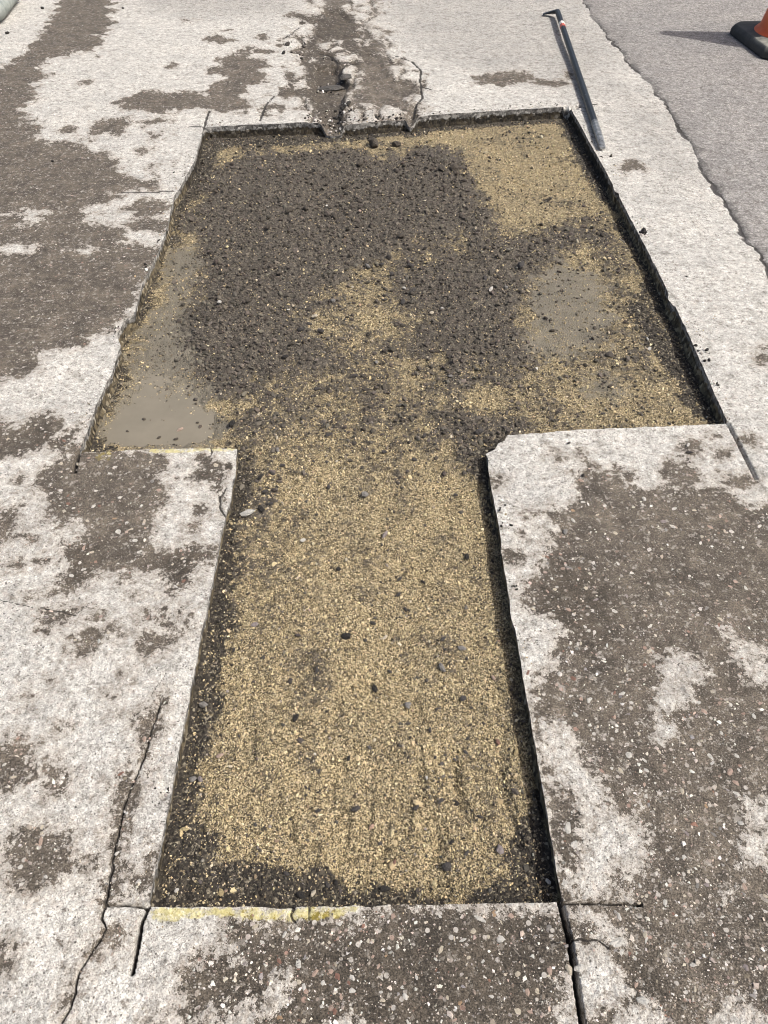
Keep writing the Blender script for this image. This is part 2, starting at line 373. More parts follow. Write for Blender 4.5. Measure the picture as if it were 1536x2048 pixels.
def mud_field(x, y):
    m = np.full(x.shape, -LIM)
    for a in MUD: m = np.maximum(m, a.sd(x, y))
    for a in LIGHT: m = np.minimum(m, -a.sd(x, y))
    for a in MUD2: m = np.maximum(m, a.sd(x, y))
    w, e, r = crazed(x, y)
    m = np.where(w > 0, np.maximum(m, np.minimum((.0075 - e) * 1.6, .02) - .04 * (1 - w)), m)
    for a, dp in PITS:
        if dp > .015: m = np.maximum(m, a.sd(x, y) + .012)
    dist = np.sqrt(x * x + y * y)
    k = np.clip(0.35 + 0.50 * dist, .6, 3.0)
    k = k * (1 - .68 * w)
    return m + k * (fbm(x, y, 20, 5, 31, .70) * 0.046 + fbm(x, y, 6, 2, 35) * 0.012)

def groove_field(x, y):
    g = np.zeros(x.shape); cr = np.zeros(x.shape)
    px = np.sqrt(x * x + y * y + CAM_H ** 2) / FPX
    jx = fbm(x, y, 60, 3, 51) * 0.004
    for L in KERFS:
        d = L.dist(x, y); w = np.maximum(L.w, 2.6 * px)
        t = 1 - sstep(w * .28, w * .72, d)
        g = np.maximum(g, t * L.depth); cr = np.maximum(cr, t)
    for L in CRACKS:
        d = L.dist(x + jx, y + fbm(x, y, 60, 3, 57) * 0.004); w = np.maximum(L.w, 2.2 * px) * (0.8 + 0.5 * vnoise(x * 40, y * 40, 3))
        t = 1 - sstep(w * .25, w * .8, d)
        g = np.maximum(g, t * L.depth); cr = np.maximum(cr, t * .9)
    return g, cr

def joint_field(x, y):
    s = lane_side(x + fbm(x, y, 10, 4, 61, .62) * 0.022 + fbm(x, y, 45, 3, 69, .7) * .012, y)
    gap = vnoise(x * 5, y * 5, 63)
    w = 0.003 + 0.0055 * gap
    groove = np.exp(-((s - .006) / w) ** 2) * sstep(.30, .62, vnoise(x * 4.5, y * 4.5 + 5, 65) + .12)
    crumb = sstep(-.005, .004, s) * (1 - sstep(-.01, .08, s + fbm(x, y, 18, 4, 67) * .05))
    return s, groove, crumb

def pave_height(x, y, fields=None):
    m, g, s, jg = fields
    dist = np.sqrt(x * x + y * y + CAM_H ** 2)
    row = dist * dist / (CAM_H * FPX) * 3.0                # spacing of the mesh in depth
    def k(cell): return np.clip(cell / (row * 1.6), 0, 1) ** 1.5
    dirty = sstep(-.006, .010, m)
    d1, r1 = worley(x, y, 95, 101)
    d2, r2 = worley(x, y, 210, 103)
    stone = sstep(.85, .45, d1) * (r1 - .3)
    fine = sstep(.85, .4, d2) * (r2 - .2)
    h = (stone * .0020 * (1 - .45 * dirty) * k(.0105) + fine * .0016 * (1 - .3 * dirty) * k(.005))
    h += fbm(x, y, 320, 2, 107) * .0008 * k(.004)
    h += fbm(x, y, 2.2, 3, 109) * .004 + fbm(x, y, 14, 3, 111) * .0013 * (1 + dirty)
    h -= dirty * .0012
    w, e, r = crazed(x, y)
    h += w * ((r - .5) * -.004 * sstep(.0, .02, e) - .004 * (1 - sstep(.003, .014, e))) - w * .004 * sstep(-.004, .012, m)
    h -= jg * .006
    for a, dp in PITS + CHIPS:
        if dp: h -= sstep(-.006, .028 if dp > .009 else .006, a.sd(x, y) + fbm(x, y, 30, 3, 113) * .008) * dp
    return h - g

# ------------------------------------------------------------------ material helpers
def new_mat(name):
    m = bpy.data.materials.new(name); m.use_nodes = True
    nt = m.node_tree
    return m, nt, nt.nodes['Principled BSDF']

class NT:
    def __init__(self, nt): self.nt = nt
    def n(self, t, **kw):
        nd = self.nt.nodes.new(t)
        for k, v in kw.items(): setattr(nd, k, v)
        return nd
    def link(self, a, b): self.nt.links.new(a, b)
    def val(self, sock, v):
        if hasattr(v, 'is_linked') or isinstance(v, bpy.types.NodeSocket): self.link(v, sock)
        else: sock.default_value = v
    def math(self, op, a, b=0.0, c=None):
        nd = self.n('ShaderNodeMath', operation=op)
        self.val(nd.inputs[0], a); self.val(nd.inputs[1], b)
        if c is not None: self.val(nd.inputs[2], c)
        return nd.outputs[0]
    def step(self, x, lo, hi):
        nd = self.n('ShaderNodeMapRange', interpolation_type='SMOOTHSTEP')
        self.val(nd.inputs[0], x); nd.inputs[1].default_value = lo; nd.inputs[2].default_value = hi
        return nd.outputs[0]
    def lin(self, x, lo, hi, a, b):
        nd = self.n('ShaderNodeMapRange')
        self.val(nd.inputs[0], x)
        for i, v in enumerate((lo, hi, a, b)): nd.inputs[1 + i].default_value = v
        return nd.outputs[0]
    def mix(self, f, a, b):
        nd = self.n('ShaderNodeMix', data_type='RGBA')
        self.val(nd.inputs[0], f)
        for s, v in ((nd.inputs[6], a), (nd.inputs[7], b)):
            if isinstance(v, tuple): s.default_value = (*v, 1)
            else: self.link(v, s)
        return nd.outputs[2]
    def mul(self, f, a, b):
        nd = self.n('ShaderNodeMix', data_type='RGBA', blend_type='MULTIPLY')
        self.val(nd.inputs[0], f)
        for s, v in ((nd.inputs[6], a), (nd.inputs[7], b)):
            if isinstance(v, tuple): s.default_value = (*v, 1)
            else: self.link(v, s)
        return nd.outputs[2]
    def coord(self): return self.n('ShaderNodeTexCoord').outputs['Object']
    def noise(self, co, scale, detail=4, rough=.55, out=0):
        nd = self.n('ShaderNodeTexNoise'); self.link(co, nd.inputs['Vector'])
        nd.inputs['Scale'].default_value = scale; nd.inputs['Detail'].default_value = detail; nd.inputs['Roughness'].default_value = rough
        return nd.outputs[out]
    def voro(self, co, scale, feature='F1', rand=1.0):
        nd = self.n('ShaderNodeTexVoronoi', feature=feature); self.link(co, nd.inputs['Vector'])
        nd.inputs['Scale'].default_value = scale; nd.inputs['Randomness'].default_value = rand
        return nd
    def attr(self, name): 
        nd = self.n('ShaderNodeAttribute', attribute_name=name); return nd
    def ramp(self, f, stops, interp='LINEAR'):
        nd = self.n('ShaderNodeValToRGB'); self.link(f, nd.inputs[0])
        cr = nd.color_ramp; cr.interpolation = interp
        while len(cr.elements) < len(stops): cr.elements.new(.5)
        for e, (p, c) in zip(cr.elements, stops): e.position = p; e.color = (*c, 1)
        return nd.outputs[0]
    def bump(self, h, dist, strength=1.0, normal=None):
        nd = self.n('ShaderNodeBump'); self.link(h, nd.inputs['Height'])
        nd.inputs['Distance'].default_value = dist; nd.inputs['Strength'].default_value = strength
        if normal is not None: self.link(normal, nd.inputs['Normal'])
        return nd.outputs[0]

def sep(T, col, i):
    nd = T.n('ShaderNodeSeparateColor'); T.link(col, nd.inputs[0]); return nd.outputs[i]

def pavement_material(name, lane):
    m, nt, b = new_mat(name); T = NT(nt); co = T.coord()
    big = T.noise(co, 5, 4); mid = T.noise(co, 45, 4, .6); fine = T.noise(co, 420, 3, .65); speck = T.noise(co, 900, 2, .6)
    v1 = T.voro(co, 105); v2 = T.voro(co, 260); v3 = T.voro(co, 60)
    r1 = sep(T, v1.outputs['Color'], 0); r2 = sep(T, v2.outputs['Color'], 0); h2 = sep(T, v1.outputs['Color'], 1); r3 = sep(T, v3.outputs['Color'], 2)
    if not lane:
        base = T.ramp(r1, [(0, (.44, .43, .405)), (.2, (.64, .63, .60)), (.45, (.54, .535, .515)), (.65, (.70, .685, .65)), (.82, (.62, .575, .54)), (.92, (.76, .75, .715)), (1, (.50, .455, .42))])
        sm = T.ramp(r2, [(0, (.38, .372, .352)), (.3, (.59, .58, .555)), (.8, (.69, .68, .65)), (1, (.80, .79, .76))])
    else:
        base = T.ramp(r1, [(0, (.20, .193, .188)), (.35, (.34, .328, .322)), (.65, (.30, .29, .288)), (.85, (.45, .43, .415)), (1, (.60, .575, .55))])
        sm = T.ramp(r2, [(0, (.14, .136, .133)), (.4, (.31, .30, .297)), (.8, (.42, .405, .395)), (1, (.68, .66, .64))])
    tex = T.voro(co, 560); rt = sep(T, tex.outputs['Color'], 0)
    colr = T.mix(T.lin(mid, .38, .62, .25, .85), base, sm)
    tiny = T.ramp(rt, [(0, (.50, .485, .47)), (.12, (.78, .77, .76)), (.5, (1, 1, 1)), (.85, (1.12, 1.115, 1.11)), (1, (1.3, 1.3, 1.29))])
    colr = T.mul(.85, colr, tiny)
    colr = T.mul(1.0, colr, T.ramp(big, [(.32, (.89, .89, .89)), (.68, (1.06, 1.05, 1.035))]))
    colr = T.mul(T.attr('film').outputs['Fac'], colr, (.76, .755, .755))
    # dark pits between the stones
    pits = T.step(T.math('ADD', T.math('MULTIPLY', fine, .6), T.math('MULTIPLY', speck, .4)), .455, .41)
    colr = T.mix(T.math('MULTIPLY', pits, .62 if not lane else .75), colr, (.13, .118, .107))
    grit = T.noise(co, 62, 4, .78)
    colr = T.mul(1.0, colr, T.ramp(grit, [(.36, (.60, .585, .57)), (.46, (.96, .955, .95)), (.54, (1.02, 1.02, 1.02)), (.66, (1.2, 1.19, 1.18))]))
    coarse = T.noise(co, 24, 5, .82)
    colr = T.mul(1.0, colr, T.ramp(coarse, [(.38, (.66, .65, .635)), (.46, (.95, .945, .94)), (.53, (1.01, 1.01, 1.01)), (.62, (1.16, 1.16, 1.15))]))
    sp = T.math('MULTIPLY', T.step(grit, .385, .33), T.step(big, .40, .56))
    colr = T.mix(T.math('MULTIPLY', sp, .75), colr, (.15, .118, .09))
    # black crumbs
    cr = T.math('MULTIPLY', T.math('GREATER_THAN', sep(T, v2.outputs['Color'], 2), .962), T.step(v2.outputs['Distance'], .50, .38))
    colr = T.mix(T.math('MULTIPLY', cr, .85), colr, (.05, .045, .042))
    # yellow paint
    ya = T.attr('yellow').outputs['Fac']
    yw = T.math('MULTIPLY', T.step(T.math('ADD', ya, T.math('MULTIPLY', T.math('SUBTRACT', T.noise(co, 55, 4, .7), .5), 2.6)), .55, 1.25), T.step(ya, .02, .3))
    # mud
    ma = T.attr('mud').outputs['Fac']
    n1 = T.math('SUBTRACT', T.noise(co, 75, 5, .74), .5); n2 = T.math('SUBTRACT', T.noise(co, 520, 3, .6), .5)
    f = T.math('ADD', ma, T.math('ADD', T.math('MULTIPLY', n1, .115), T.math('MULTIPLY', n2, .035)))
    mud_m = T.step(f, -.0022, .0028)
    stain = T.step(f, -.040, .004)
    colr = T.mix(T.math('MULTIPLY', stain, .42), colr, (.30, .245, .19))
    # stones standing clear of the mud
    clear = T.math('MULTIPLY', T.math('GREATER_THAN', h2, .86), T.step(v1.outputs['Distance'], .44, .34))
    clear2 = T.math('MULTIPLY', T.math('GREATER_THAN', sep(T, v2.outputs['Color'], 1), .82), T.step(v2.outputs['Distance'], .42, .30))
    clr = T.math('MULTIPLY', T.math('MAXIMUM', clear, T.math('MULTIPLY', clear2, .8)), T.step(mid, .38, .50))
    deep = T.step(ma, .03, .09)
    clr = T.math('MULTIPLY', clr, T.lin(deep, 0, 1, .9, .55))
    mud_c = T.ramp(T.noise(co, 11, 5, .65), [(.34, (.058, .047, .036)), (.5, (.100, .082, .062)), (.66, (.155, .128, .098))])
    mud_c = T.mix(T.math('MULTIPLY', T.step(fine, .52, .58), .6), mud_c, (.21, .182, .15))
    mud_c = T.mix(T.math('MULTIPLY', T.step(fine, .47, .42), .8), mud_c, (.038, .032, .028))
    mud_c = T.mul(1.0, mud_c, T.ramp(coarse, [(.38, (.62, .62, .62)), (.5, (1, 1, 1)), (.62, (1.35, 1.34, 1.33))]))
    mud_c = T.mix(T.math('MULTIPLY', T.step(grit, .57, .62), .65), mud_c, (.42, .39, .35))
    mud_c = T.mul(T.math('MULTIPLY', T.attr('damp').outputs['Fac'], .85), mud_c, (.54, .52, .49))
    stone_c = T.ramp(r3, [(0, (.55, .52, .48)), (.35, (.44, .40, .36)), (.6, (.60, .57, .53)), (.8, (.34, .28, .24)), (.93, (.36, .22, .17)), (1, (.62, .60, .57))])
    ydirt = T.mix(T.math('MULTIPLY', yw, .8), mud_c, (.34, .27, .035))
    mud_c = T.mix(clr, ydirt, stone_c)
    colr = T.mix(T.math('MULTIPLY', yw, .7), colr, (.64, .57, .22))
    colr = T.mix(T.math('MULTIPLY', mud_m, .96), colr, mud_c)
    # dirt and tar in cracks and along the broken joint
    ca = T.attr('crack').outputs['Fac']
    colr = T.mix(T.math('MULTIPLY', T.step(T.math('ADD', ca, T.math('MULTIPLY', n2, .5)), .3, .7), .92), colr, (.030, .026, .024))
    ja = T.attr('crumb').outputs['Fac']
    colr = T.mix(T.math('MULTIPLY', T.step(T.math('ADD', ja, T.math('MULTIPLY', n1, 2.6)), .45, 1.0), .72), colr, (.105, .100, .098))
    nt.links.new(colr, b.inputs['Base Color'])
    rough = T.lin(mud_m, 0, 1, .92, .74)
    nt.links.new(rough, b.inputs['Roughness'])
    b.inputs['Specular IOR Level'].default_value = .35
    hgt = T.math('ADD', T.math('MULTIPLY', fine, .9), T.math('MULTIPLY', r2, .55))
    hgt = T.math('ADD', hgt, T.math('MULTIPLY', r1, .45))
    hgt = T.math('SUBTRACT', hgt, T.math('MULTIPLY', pits, .35))
    nt.links.new(T.bump(hgt, .0030, .85), b.inputs['Normal'])
    return m

def wall_material():
    m, nt, b = new_mat('cut_edge_asphalt'); T = NT(nt); co = T.coord()
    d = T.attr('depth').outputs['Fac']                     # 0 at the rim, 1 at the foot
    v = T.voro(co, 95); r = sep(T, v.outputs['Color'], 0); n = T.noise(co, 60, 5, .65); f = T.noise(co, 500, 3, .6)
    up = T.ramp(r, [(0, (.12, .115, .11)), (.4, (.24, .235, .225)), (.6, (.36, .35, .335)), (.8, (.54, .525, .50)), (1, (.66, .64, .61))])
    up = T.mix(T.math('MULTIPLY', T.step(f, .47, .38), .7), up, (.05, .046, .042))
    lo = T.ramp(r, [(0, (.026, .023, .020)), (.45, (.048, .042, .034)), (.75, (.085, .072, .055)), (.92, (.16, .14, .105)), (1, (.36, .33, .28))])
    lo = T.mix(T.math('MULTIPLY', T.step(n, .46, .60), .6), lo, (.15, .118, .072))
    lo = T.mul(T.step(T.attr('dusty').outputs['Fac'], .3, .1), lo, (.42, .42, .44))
    lo = T.mix(T.math('MULTIPLY', T.attr('dusty').outputs['Fac'], T.lin(n, .35, .6, .35, 1)), lo, T.ramp(r, [(0, (.06, .048, .03)), (.5, (.19, .155, .095)), (.85, (.32, .265, .165)), (1, (.52, .44, .29))]))  # sand dust that doubles as painted fill light on the shaded faces
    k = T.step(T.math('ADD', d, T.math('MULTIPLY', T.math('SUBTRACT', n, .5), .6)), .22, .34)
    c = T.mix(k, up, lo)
    nt.links.new(c, b.inputs['Base Color']); b.inputs['Roughness'].default_value = .85
    b.inputs['Specular IOR Level'].default_value = .3
    nt.links.new(T.bump(T.math('ADD', T.math('MULTIPLY', T.math('SUBTRACT', 1, v.outputs['Distance']), 1.0), f), .004, .9), b.inputs['Normal'])
    return m

def floor_material():
    m, nt, b = new_mat('sand_and_earth_bed'); T = NT(nt); co = T.coord()
    da = T.attr('dark').outputs['Fac']; wa = T.attr('wet').outputs['Fac']; ta = T.attr('tar').outputs['Fac']
    v = T.voro(co, 230); r = sep(T, v.outputs['Color'], 0); f = T.noise(co, 420, 3, .65); n = T.noise(co, 60, 5, .65); big = T.noise(co, 9, 4)
    sand = T.ramp(r, [(0, (.16, .128, .075)), (.35, (.36, .293, .175)), (.7, (.52, .43, .265)), (1, (.64, .545, .36))])
    sand = T.mix(T.math('MULTIPLY', T.step(f, .53, .45), .92), sand, (.045, .036, .022))
    sand = T.mul(1.0, sand, T.ramp(big, [(.3, (.86, .86, .87)), (.7, (1.06, 1.04, 1.0))]))
    earth = T.ramp(r, [(0, (.052, .045, .038)), (.4, (.085, .075, .063)), (.8, (.12, .105, .088)), (1, (.22, .188, .145))])
    earth = T.mix(T.math('MULTIPLY', T.step(f, .46, .36), .7), earth, (.022, .018, .014))
    k = T.step(T.math('ADD', da, T.math('ADD', T.math('MULTIPLY', T.math('SUBTRACT', n, .5), 1.5), T.math('MULTIPLY', T.math('SUBTRACT', f, .5), 1.7))), .30, .70)
    c = T.mix(k, sand, earth)
    tar = T.ramp(r, [(0, (.024, .021, .018)), (.5, (.045, .039, .033)), (.85, (.10, .086, .066)), (1, (.30, .265, .20))])
    kt = T.step(T.math('ADD', ta, T.math('ADD', T.math('MULTIPLY', T.math('SUBTRACT', n, .5), .8), T.math('MULTIPLY', T.math('SUBTRACT', f, .5), .7))), .38, .62)
    c = T.mix(kt, c, tar)
    wetc = T.ramp(T.noise(co, 25, 4, .6), [(.3, (.15, .135, .105)), (.7, (.215, .193, .152))])
    wk = T.step(T.math('ADD', wa, T.math('MULTIPLY', T.math('SUBTRACT', n, .5), .6)), .35, .65)
    c = T.mix(T.math('MULTIPLY', wk, .85), c, wetc)
    nt.links.new(c, b.inputs['Base Color'])
    nt.links.new(T.lin(wk, 0, 1, .92, .6), b.inputs['Roughness']); b.inputs['Specular IOR Level'].default_value = .3
    h = T.math('ADD', T.math('MULTIPLY', T.math('SUBTRACT', 1, v.outputs['Distance']), 1.0), T.math('MULTIPLY', f, .9))
    st = T.bump(h, .003, .9)
    nt.links.new(st, b.inputs['Normal'])
    return m

def grain_material(name='loose_grains'):
    m, nt, b = new_mat(name); T = NT(nt); co = T.coord()
    c = T.attr('tint').outputs['Color']
    f = T.noise(co, 700, 2, .6)
    c = T.mul(.8, c, T.ramp(f, [(.3, (.62, .61, .6)), (.7, (1.18, 1.17, 1.15))]))
    nt.links.new(c, b.inputs['Base Color']); b.inputs['Roughness'].default_value = .88; b.inputs['Specular IOR Level'].default_value = .3
    return m

def stone_material():
    m, nt, b = new_mat('loose_stone'); T = NT(nt); co = T.n('ShaderNodeTexCoord').outputs['Object']
    oi = T.n('ShaderNodeObjectInfo')
    vec = T.n('ShaderNodeVectorMath', operation='ADD'); T.link(co, vec.inputs[0])
    comb = T.n('ShaderNodeCombineXYZ'); T.link(T.math('MULTIPLY', oi.outputs['Random'], 40.0), comb.inputs[0]); T.link(comb.outputs[0], vec.inputs[1])
    f = T.noise(vec.outputs[0], 1.6, 5, .65); g = T.noise(vec.outputs[0], 7, 3, .6)
    c = T.mul(1.0, oi.outputs['Color'], T.ramp(f, [(.3, (.70, .69, .67)), (.5, (1, 1, 1)), (.72, (1.22, 1.2, 1.17))]))
    c = T.mix(T.math('MULTIPLY', T.step(g, .54, .66), .35), c, (.20, .165, .12))
    nt.links.new(c, b.inputs['Base Color']); b.inputs['Roughness'].default_value = .82; b.inputs['Specular IOR Level'].default_value = .35
    nt.links.new(T.bump(T.math('ADD', f, T.math('MULTIPLY', g, .5)), .25, .6), b.inputs['Normal'])
    return m

def plain_material(name, c1, c2, scale, rough, spec=.4, metal=0.0, bump=.0):
    m, nt, b = new_mat(name); T = NT(nt); co = T.coord()
    n = T.noise(co, scale, 5, .65)
    nt.links.new(T.ramp(n, [(.35, c1), (.65, c2)]), b.inputs['Base Color'])
    b.inputs['Roughness'].default_value = rough; b.inputs['Specular IOR Level'].default_value = spec; b.inputs['Metallic'].default_value = metal
    if bump: nt.links.new(T.bump(n, bump, .7), b.inputs['Normal'])
    return m, T, b, n

# ------------------------------------------------------------------ mesh helpers
def mesh_np(name, V, F, mat, attrs=None, smooth=False, parent=None, kind=None, colors=None):
    me = bpy.data.meshes.new(name)
    V = np.ascontiguousarray(V, np.float32); F = np.ascontiguousarray(F, np.int32)
    n, k = F.shape
    me.vertices.add(len(V)); me.vertices.foreach_set('co', V.ravel())
    me.loops.add(n * k); me.loops.foreach_set('vertex_index', F.ravel())
    me.polygons.add(n); me.polygons.foreach_set('loop_start', np.arange(0, n * k, k, dtype=np.int32))
    me.update(calc_edges=True)
    me.polygons.foreach_set('use_smooth', np.full(n, smooth, bool))
    for a, v in (attrs or {}).items():
        at = me.attributes.new(a, 'FLOAT', 'POINT'); at.data.foreach_set('value', np.ascontiguousarray(v, np.float32))
    for a, v in (colors or {}).items():
        at = me.attributes.new(a, 'FLOAT_COLOR', 'POINT')
        at.data.foreach_set('color', np.ascontiguousarray(np.concatenate([v, np.ones((len(v), 1))], 1), np.float32).ravel())
    me.materials.append(mat)
    me.update()
    o = bpy.data.objects.new(name, me); COL.objects.link(o)
    if parent: o.parent = parent
    if kind: o['kind'] = kind
    return o

def compact(V, F, attrs):
    used = np.zeros(len(V), bool); used[F.ravel()] = True
    idx = np.cumsum(used) - 1
    return V[used], idx[F], {k: v[used] for k, v in attrs.items()}

# ------------------------------------------------------------------ the ground sheet
STEP = 2.6
ROWS = np.concatenate([[-566.5, -565, -562, -556, -546, -530, -505, -470, -425, -375, -325, -275, -230, -190, -155, -125, -100, -80, -62, -48], np.arange(-38, 2112, STEP),
                       [2118, 2130, 2150, 2180, 2230, 2300, 2400, 2550, 2750, 3000]])
COLS = np.concatenate([768 - np.array([9000, 6000, 4000, 3000, 2300, 1900, 1600, 1400, 1260, 1160, 1080, 1010, 950, 900, 868, 845, 828, 815, 805]), np.arange(-30, 1568, STEP),
                       768 + np.array([805, 815, 828, 845, 868, 900, 950, 1010, 1080, 1160, 1260, 1400, 1600, 1900, 2300, 3000, 4000, 6000, 9000])])
PYG, PXG = np.meshgrid(ROWS, COLS, indexing='ij')
GX, GY = gnd(PXG, PYG)
NR, NC = GX.shape

# which grid points lie inside the cut: each row is a line of constant y
inside = np.zeros((NR, NC), bool)
A = HOLE; B = np.roll(HOLE, -1, 0)
ylo, yhi = HOLE[:, 1].min(), HOLE[:, 1].max()
for i in range(NR):
    y = GY[i, 0]
    if y < ylo or y > yhi: continue
    c = (A[:, 1] > y) != (B[:, 1] > y)
    xs = np.sort(A[c, 0] + (y - A[c, 1]) * (B[c, 0] - A[c, 0]) / (B[c, 1] - A[c, 1]))
    for a, b in zip(xs[0::2], xs[1::2]):
        inside[i] |= (GX[i] > a) & (GX[i] < b)
# snap the nearest grid points onto the outline
band = np.zeros_like(inside)
dh = inside[:, 1:] != inside[:, :-1]; band[:, 1:] |= dh; band[:, :-1] |= dh
dv = inside[1:] != inside[:-1]; band[1:] |= dv; band[:-1] |= dv
dd = inside[1:, 1:] != inside[:-1, :-1]; band[1:, 1:] |= dd; band[:-1, :-1] |= dd
bi, bj = np.nonzero(band)
qx, qy = GX[bi, bj], GY[bi, bj]
best = np.full(len(qx), 1e9); nx = qx.copy(); ny = qy.copy()
ex = B[:, 0] - A[:, 0]; ey = B[:, 1] - A[:, 1]; l2 = ex * ex + ey * ey + 1e-12
for s in range(0, len(qx), 2000):
    X = qx[s:s + 2000, None]; Y = qy[s:s + 2000, None]
    t = np.clip(((X - A[:, 0]) * ex + (Y - A[:, 1]) * ey) / l2, 0, 1)
    cx = A[:, 0] + t * ex; cy = A[:, 1] + t * ey
    d = (X - cx) ** 2 + (Y - cy) ** 2
    k = d.argmin(1); ar = np.arange(len(k))
    best[s:s + 2000] = np.sqrt(d[ar, k]); nx[s:s + 2000] = cx[ar, k]; ny[s:s + 2000] = cy[ar, k]
BD = np.full((NR, NC), 1e9); BD[bi, bj] = best
snap = np.zeros_like(inside)
for (m, sl0, sl1) in ((dh, (slice(None), slice(None, -1)), (slice(None), slice(1, None))), (dv, (slice(None, -1), slice(None)), (slice(1, None), slice(None))), (dd, (slice(None, -1), slice(None, -1)), (slice(1, None), slice(1, None)))):
    # measure in mesh cells so that long thin cells snap sensibly
    first = BD[sl0] <= BD[sl1]
    snap[sl0] |= m & first; snap[sl1] |= m & ~first
sel = snap[bi, bj]
GX[bi[sel], bj[sel]] = nx[sel]; GY[bi[sel], bj[sel]] = ny[sel]
strict = inside & ~snap                       # still inside after snapping

idx = np.arange(NR * NC).reshape(NR, NC)
Fa = np.stack([idx[1:, :-1], idx[1:, 1:], idx[:-1, :-1]], -1).reshape(-1, 3)
Fb = np.stack([idx[1:, 1:], idx[:-1, 1:], idx[:-1, :-1]], -1).reshape(-1, 3)
F = np.concatenate([Fa, Fb])
sr_ = strict.ravel(); sn_ = snap.ravel(); in_ = inside.ravel()
allsnap = sn_[F].all(1)
cenx = GX.ravel()[F].mean(1); ceny = GY.ravel()[F].mean(1)
cen_in = np.zeros(len(F), bool)
if allsnap.any():
    q = np.nonzero(allsnap)[0]
    ci = np.zeros(len(q), bool)
    for a0, b0 in zip(A, B):
        c = (a0[1] > ceny[q]) != (b0[1] > ceny[q])
        if abs(b0[1] - a0[1]) > 1e-12: ci ^= c & (cenx[q] < a0[0] + (ceny[q] - a0[1]) * (b0[0] - a0[0]) / (b0[1] - a0[1]))
    cen_in[q] = ci
keep = ~(sr_[F].any(1) | cen_in)
X = GX.ravel(); Y = GY.ravel()
MF = mud_field(X, Y); GF, CF = groove_field(X, Y); SF, JG, JC = joint_field(X, Y)
Z = pave_height(X, Y, (MF, GF, SF, JG))
YF = np.zeros_like(X)
for a, q in zip(YELLOW, (1, 1, .72)): YF = np.maximum(YF, q * sstep(-.004, .006, a.sd(X, Y) + .006 * fbm(X, Y, 60, 3, 75)))
for a in YFAINT: YF = np.maximum(YF, .55 * sstep(-.004, .01, a.sd(X, Y)))
DF = np.zeros_like(X)
for a in DAMP: DF = np.maximum(DF, sstep(-.03, .06, a.sd(X, Y) + .05 * fbm(X, Y, 9, 4, 73)))
FM = np.zeros_like(X)
for a in FILM: FM = np.maximum(FM, sstep(-.20, .22, a.sd(X, Y) + .12 * fbm(X, Y, 4, 4, 79)))
V = np.stack([X, Y, Z], 1)
ATT = {'mud': MF, 'crack': np.maximum(CF, JG * (.6 + .9 * vnoise(X * 22, Y * 22, 71))), 'crumb': JC, 'yellow': YF, 'damp': DF, 'film': FM}
pav_mat = pavement_material('weathered_pale_paving', False)
lane_mat = pavement_material('grey_lane_asphalt', True)
ln = SF[F].mean(1) > 0
kp = keep
v_, f_, a_ = compact(V, F[kp & ~ln], ATT)
pavement = mesh_np('pavement', v_, f_, pav_mat, a_, True, kind='structure')
pavement['label'] = 'weathered pale road surface with brown mud stains round the T-shaped cut'
v_, f_, a_ = compact(V, F[kp & ln], ATT)
lane = mesh_np('road', v_, f_, lane_mat, a_, True, kind='structure')
lane['label'] = 'greyer asphalt lane right of the ragged joint'

# ------------------------------------------------------------------ floor of the cut
Y_SPLIT = float(gnd(700, 890, -.05)[1])
def fz(pts): return Area(pts, -.05)
FD = [(fz([(400, 298), (440, 330), (500, 300), (560, 318), (620, 302), (690, 300), (740, 312), (790, 332), (850, 295), (920, 318), (937, 350), (960, 382), (1000, 425), (1015, 462),
           (960, 482), (840, 492), (760, 512), (690, 540), (640, 580), (595, 640), (635, 690), (640, 722), (560, 760), (520, 800), (430, 800), (400, 770), (340, 722), (330, 680),
           (372, 640), (392, 560), (380, 500), (402, 460), (370, 430), (378, 380)]), 1.0),
      (fz([(830, 500), (960, 470), (1060, 470), (1150, 440), (1195, 475), (1110, 540), (1070, 620), (1060, 700), (1000, 770), (940, 800), (890, 780), (850, 700), (800, 640), (775, 590), (800, 540)]), .70),
      (fz([(520, 700), (600, 640), (700, 545), (820, 520), (900, 780), (960, 860), (960, 930), (500, 930), (470, 820)]), .22),
      (fz([(300, 690), (330, 560), (370, 430), (430, 480), (420, 800), (380, 780)]), .5), (fz([(1060, 560), (1300, 560), (1380, 780), (1100, 820)]), .20),
      (fz([(430, 790), (560, 750), (640, 720), (620, 840), (560, 890), (480, 930), (440, 880)]), .58),
      (fz([(800, 800), (960, 810), (1010, 860), (975, 960), (900, 900)]), .62),
      (fz([(1110, 460), (1230, 480), (1260, 560), (1180, 560)]), .34),
      (fz([(500, 930), (560, 930), (560, 1060), (510, 1090), (480, 1000)]), .62)]
FSAND = [(fz([(930, 262), (1120, 250), (1170, 330), (1190, 420), (1120, 440), (1010, 462), (985, 420), (940, 350)]), 1), (fz([(436, 312), (470, 300), (485, 322), (450, 330)]), .8),
         (fz([(690, 290), (900, 268), (930, 300), (850, 300), (760, 315)]), .6), (fz([(590, 300), (700, 284), (700, 305), (620, 308)]), .6), (fz([(950, 800), (1000, 780), (1020, 810), (970, 830)]), 1),
         (fz([(355, 482), (395, 478), (400, 500), (350, 510)]), .7), (fz([(308, 600), (345, 598), (345, 635), (305, 640)]), .7)]
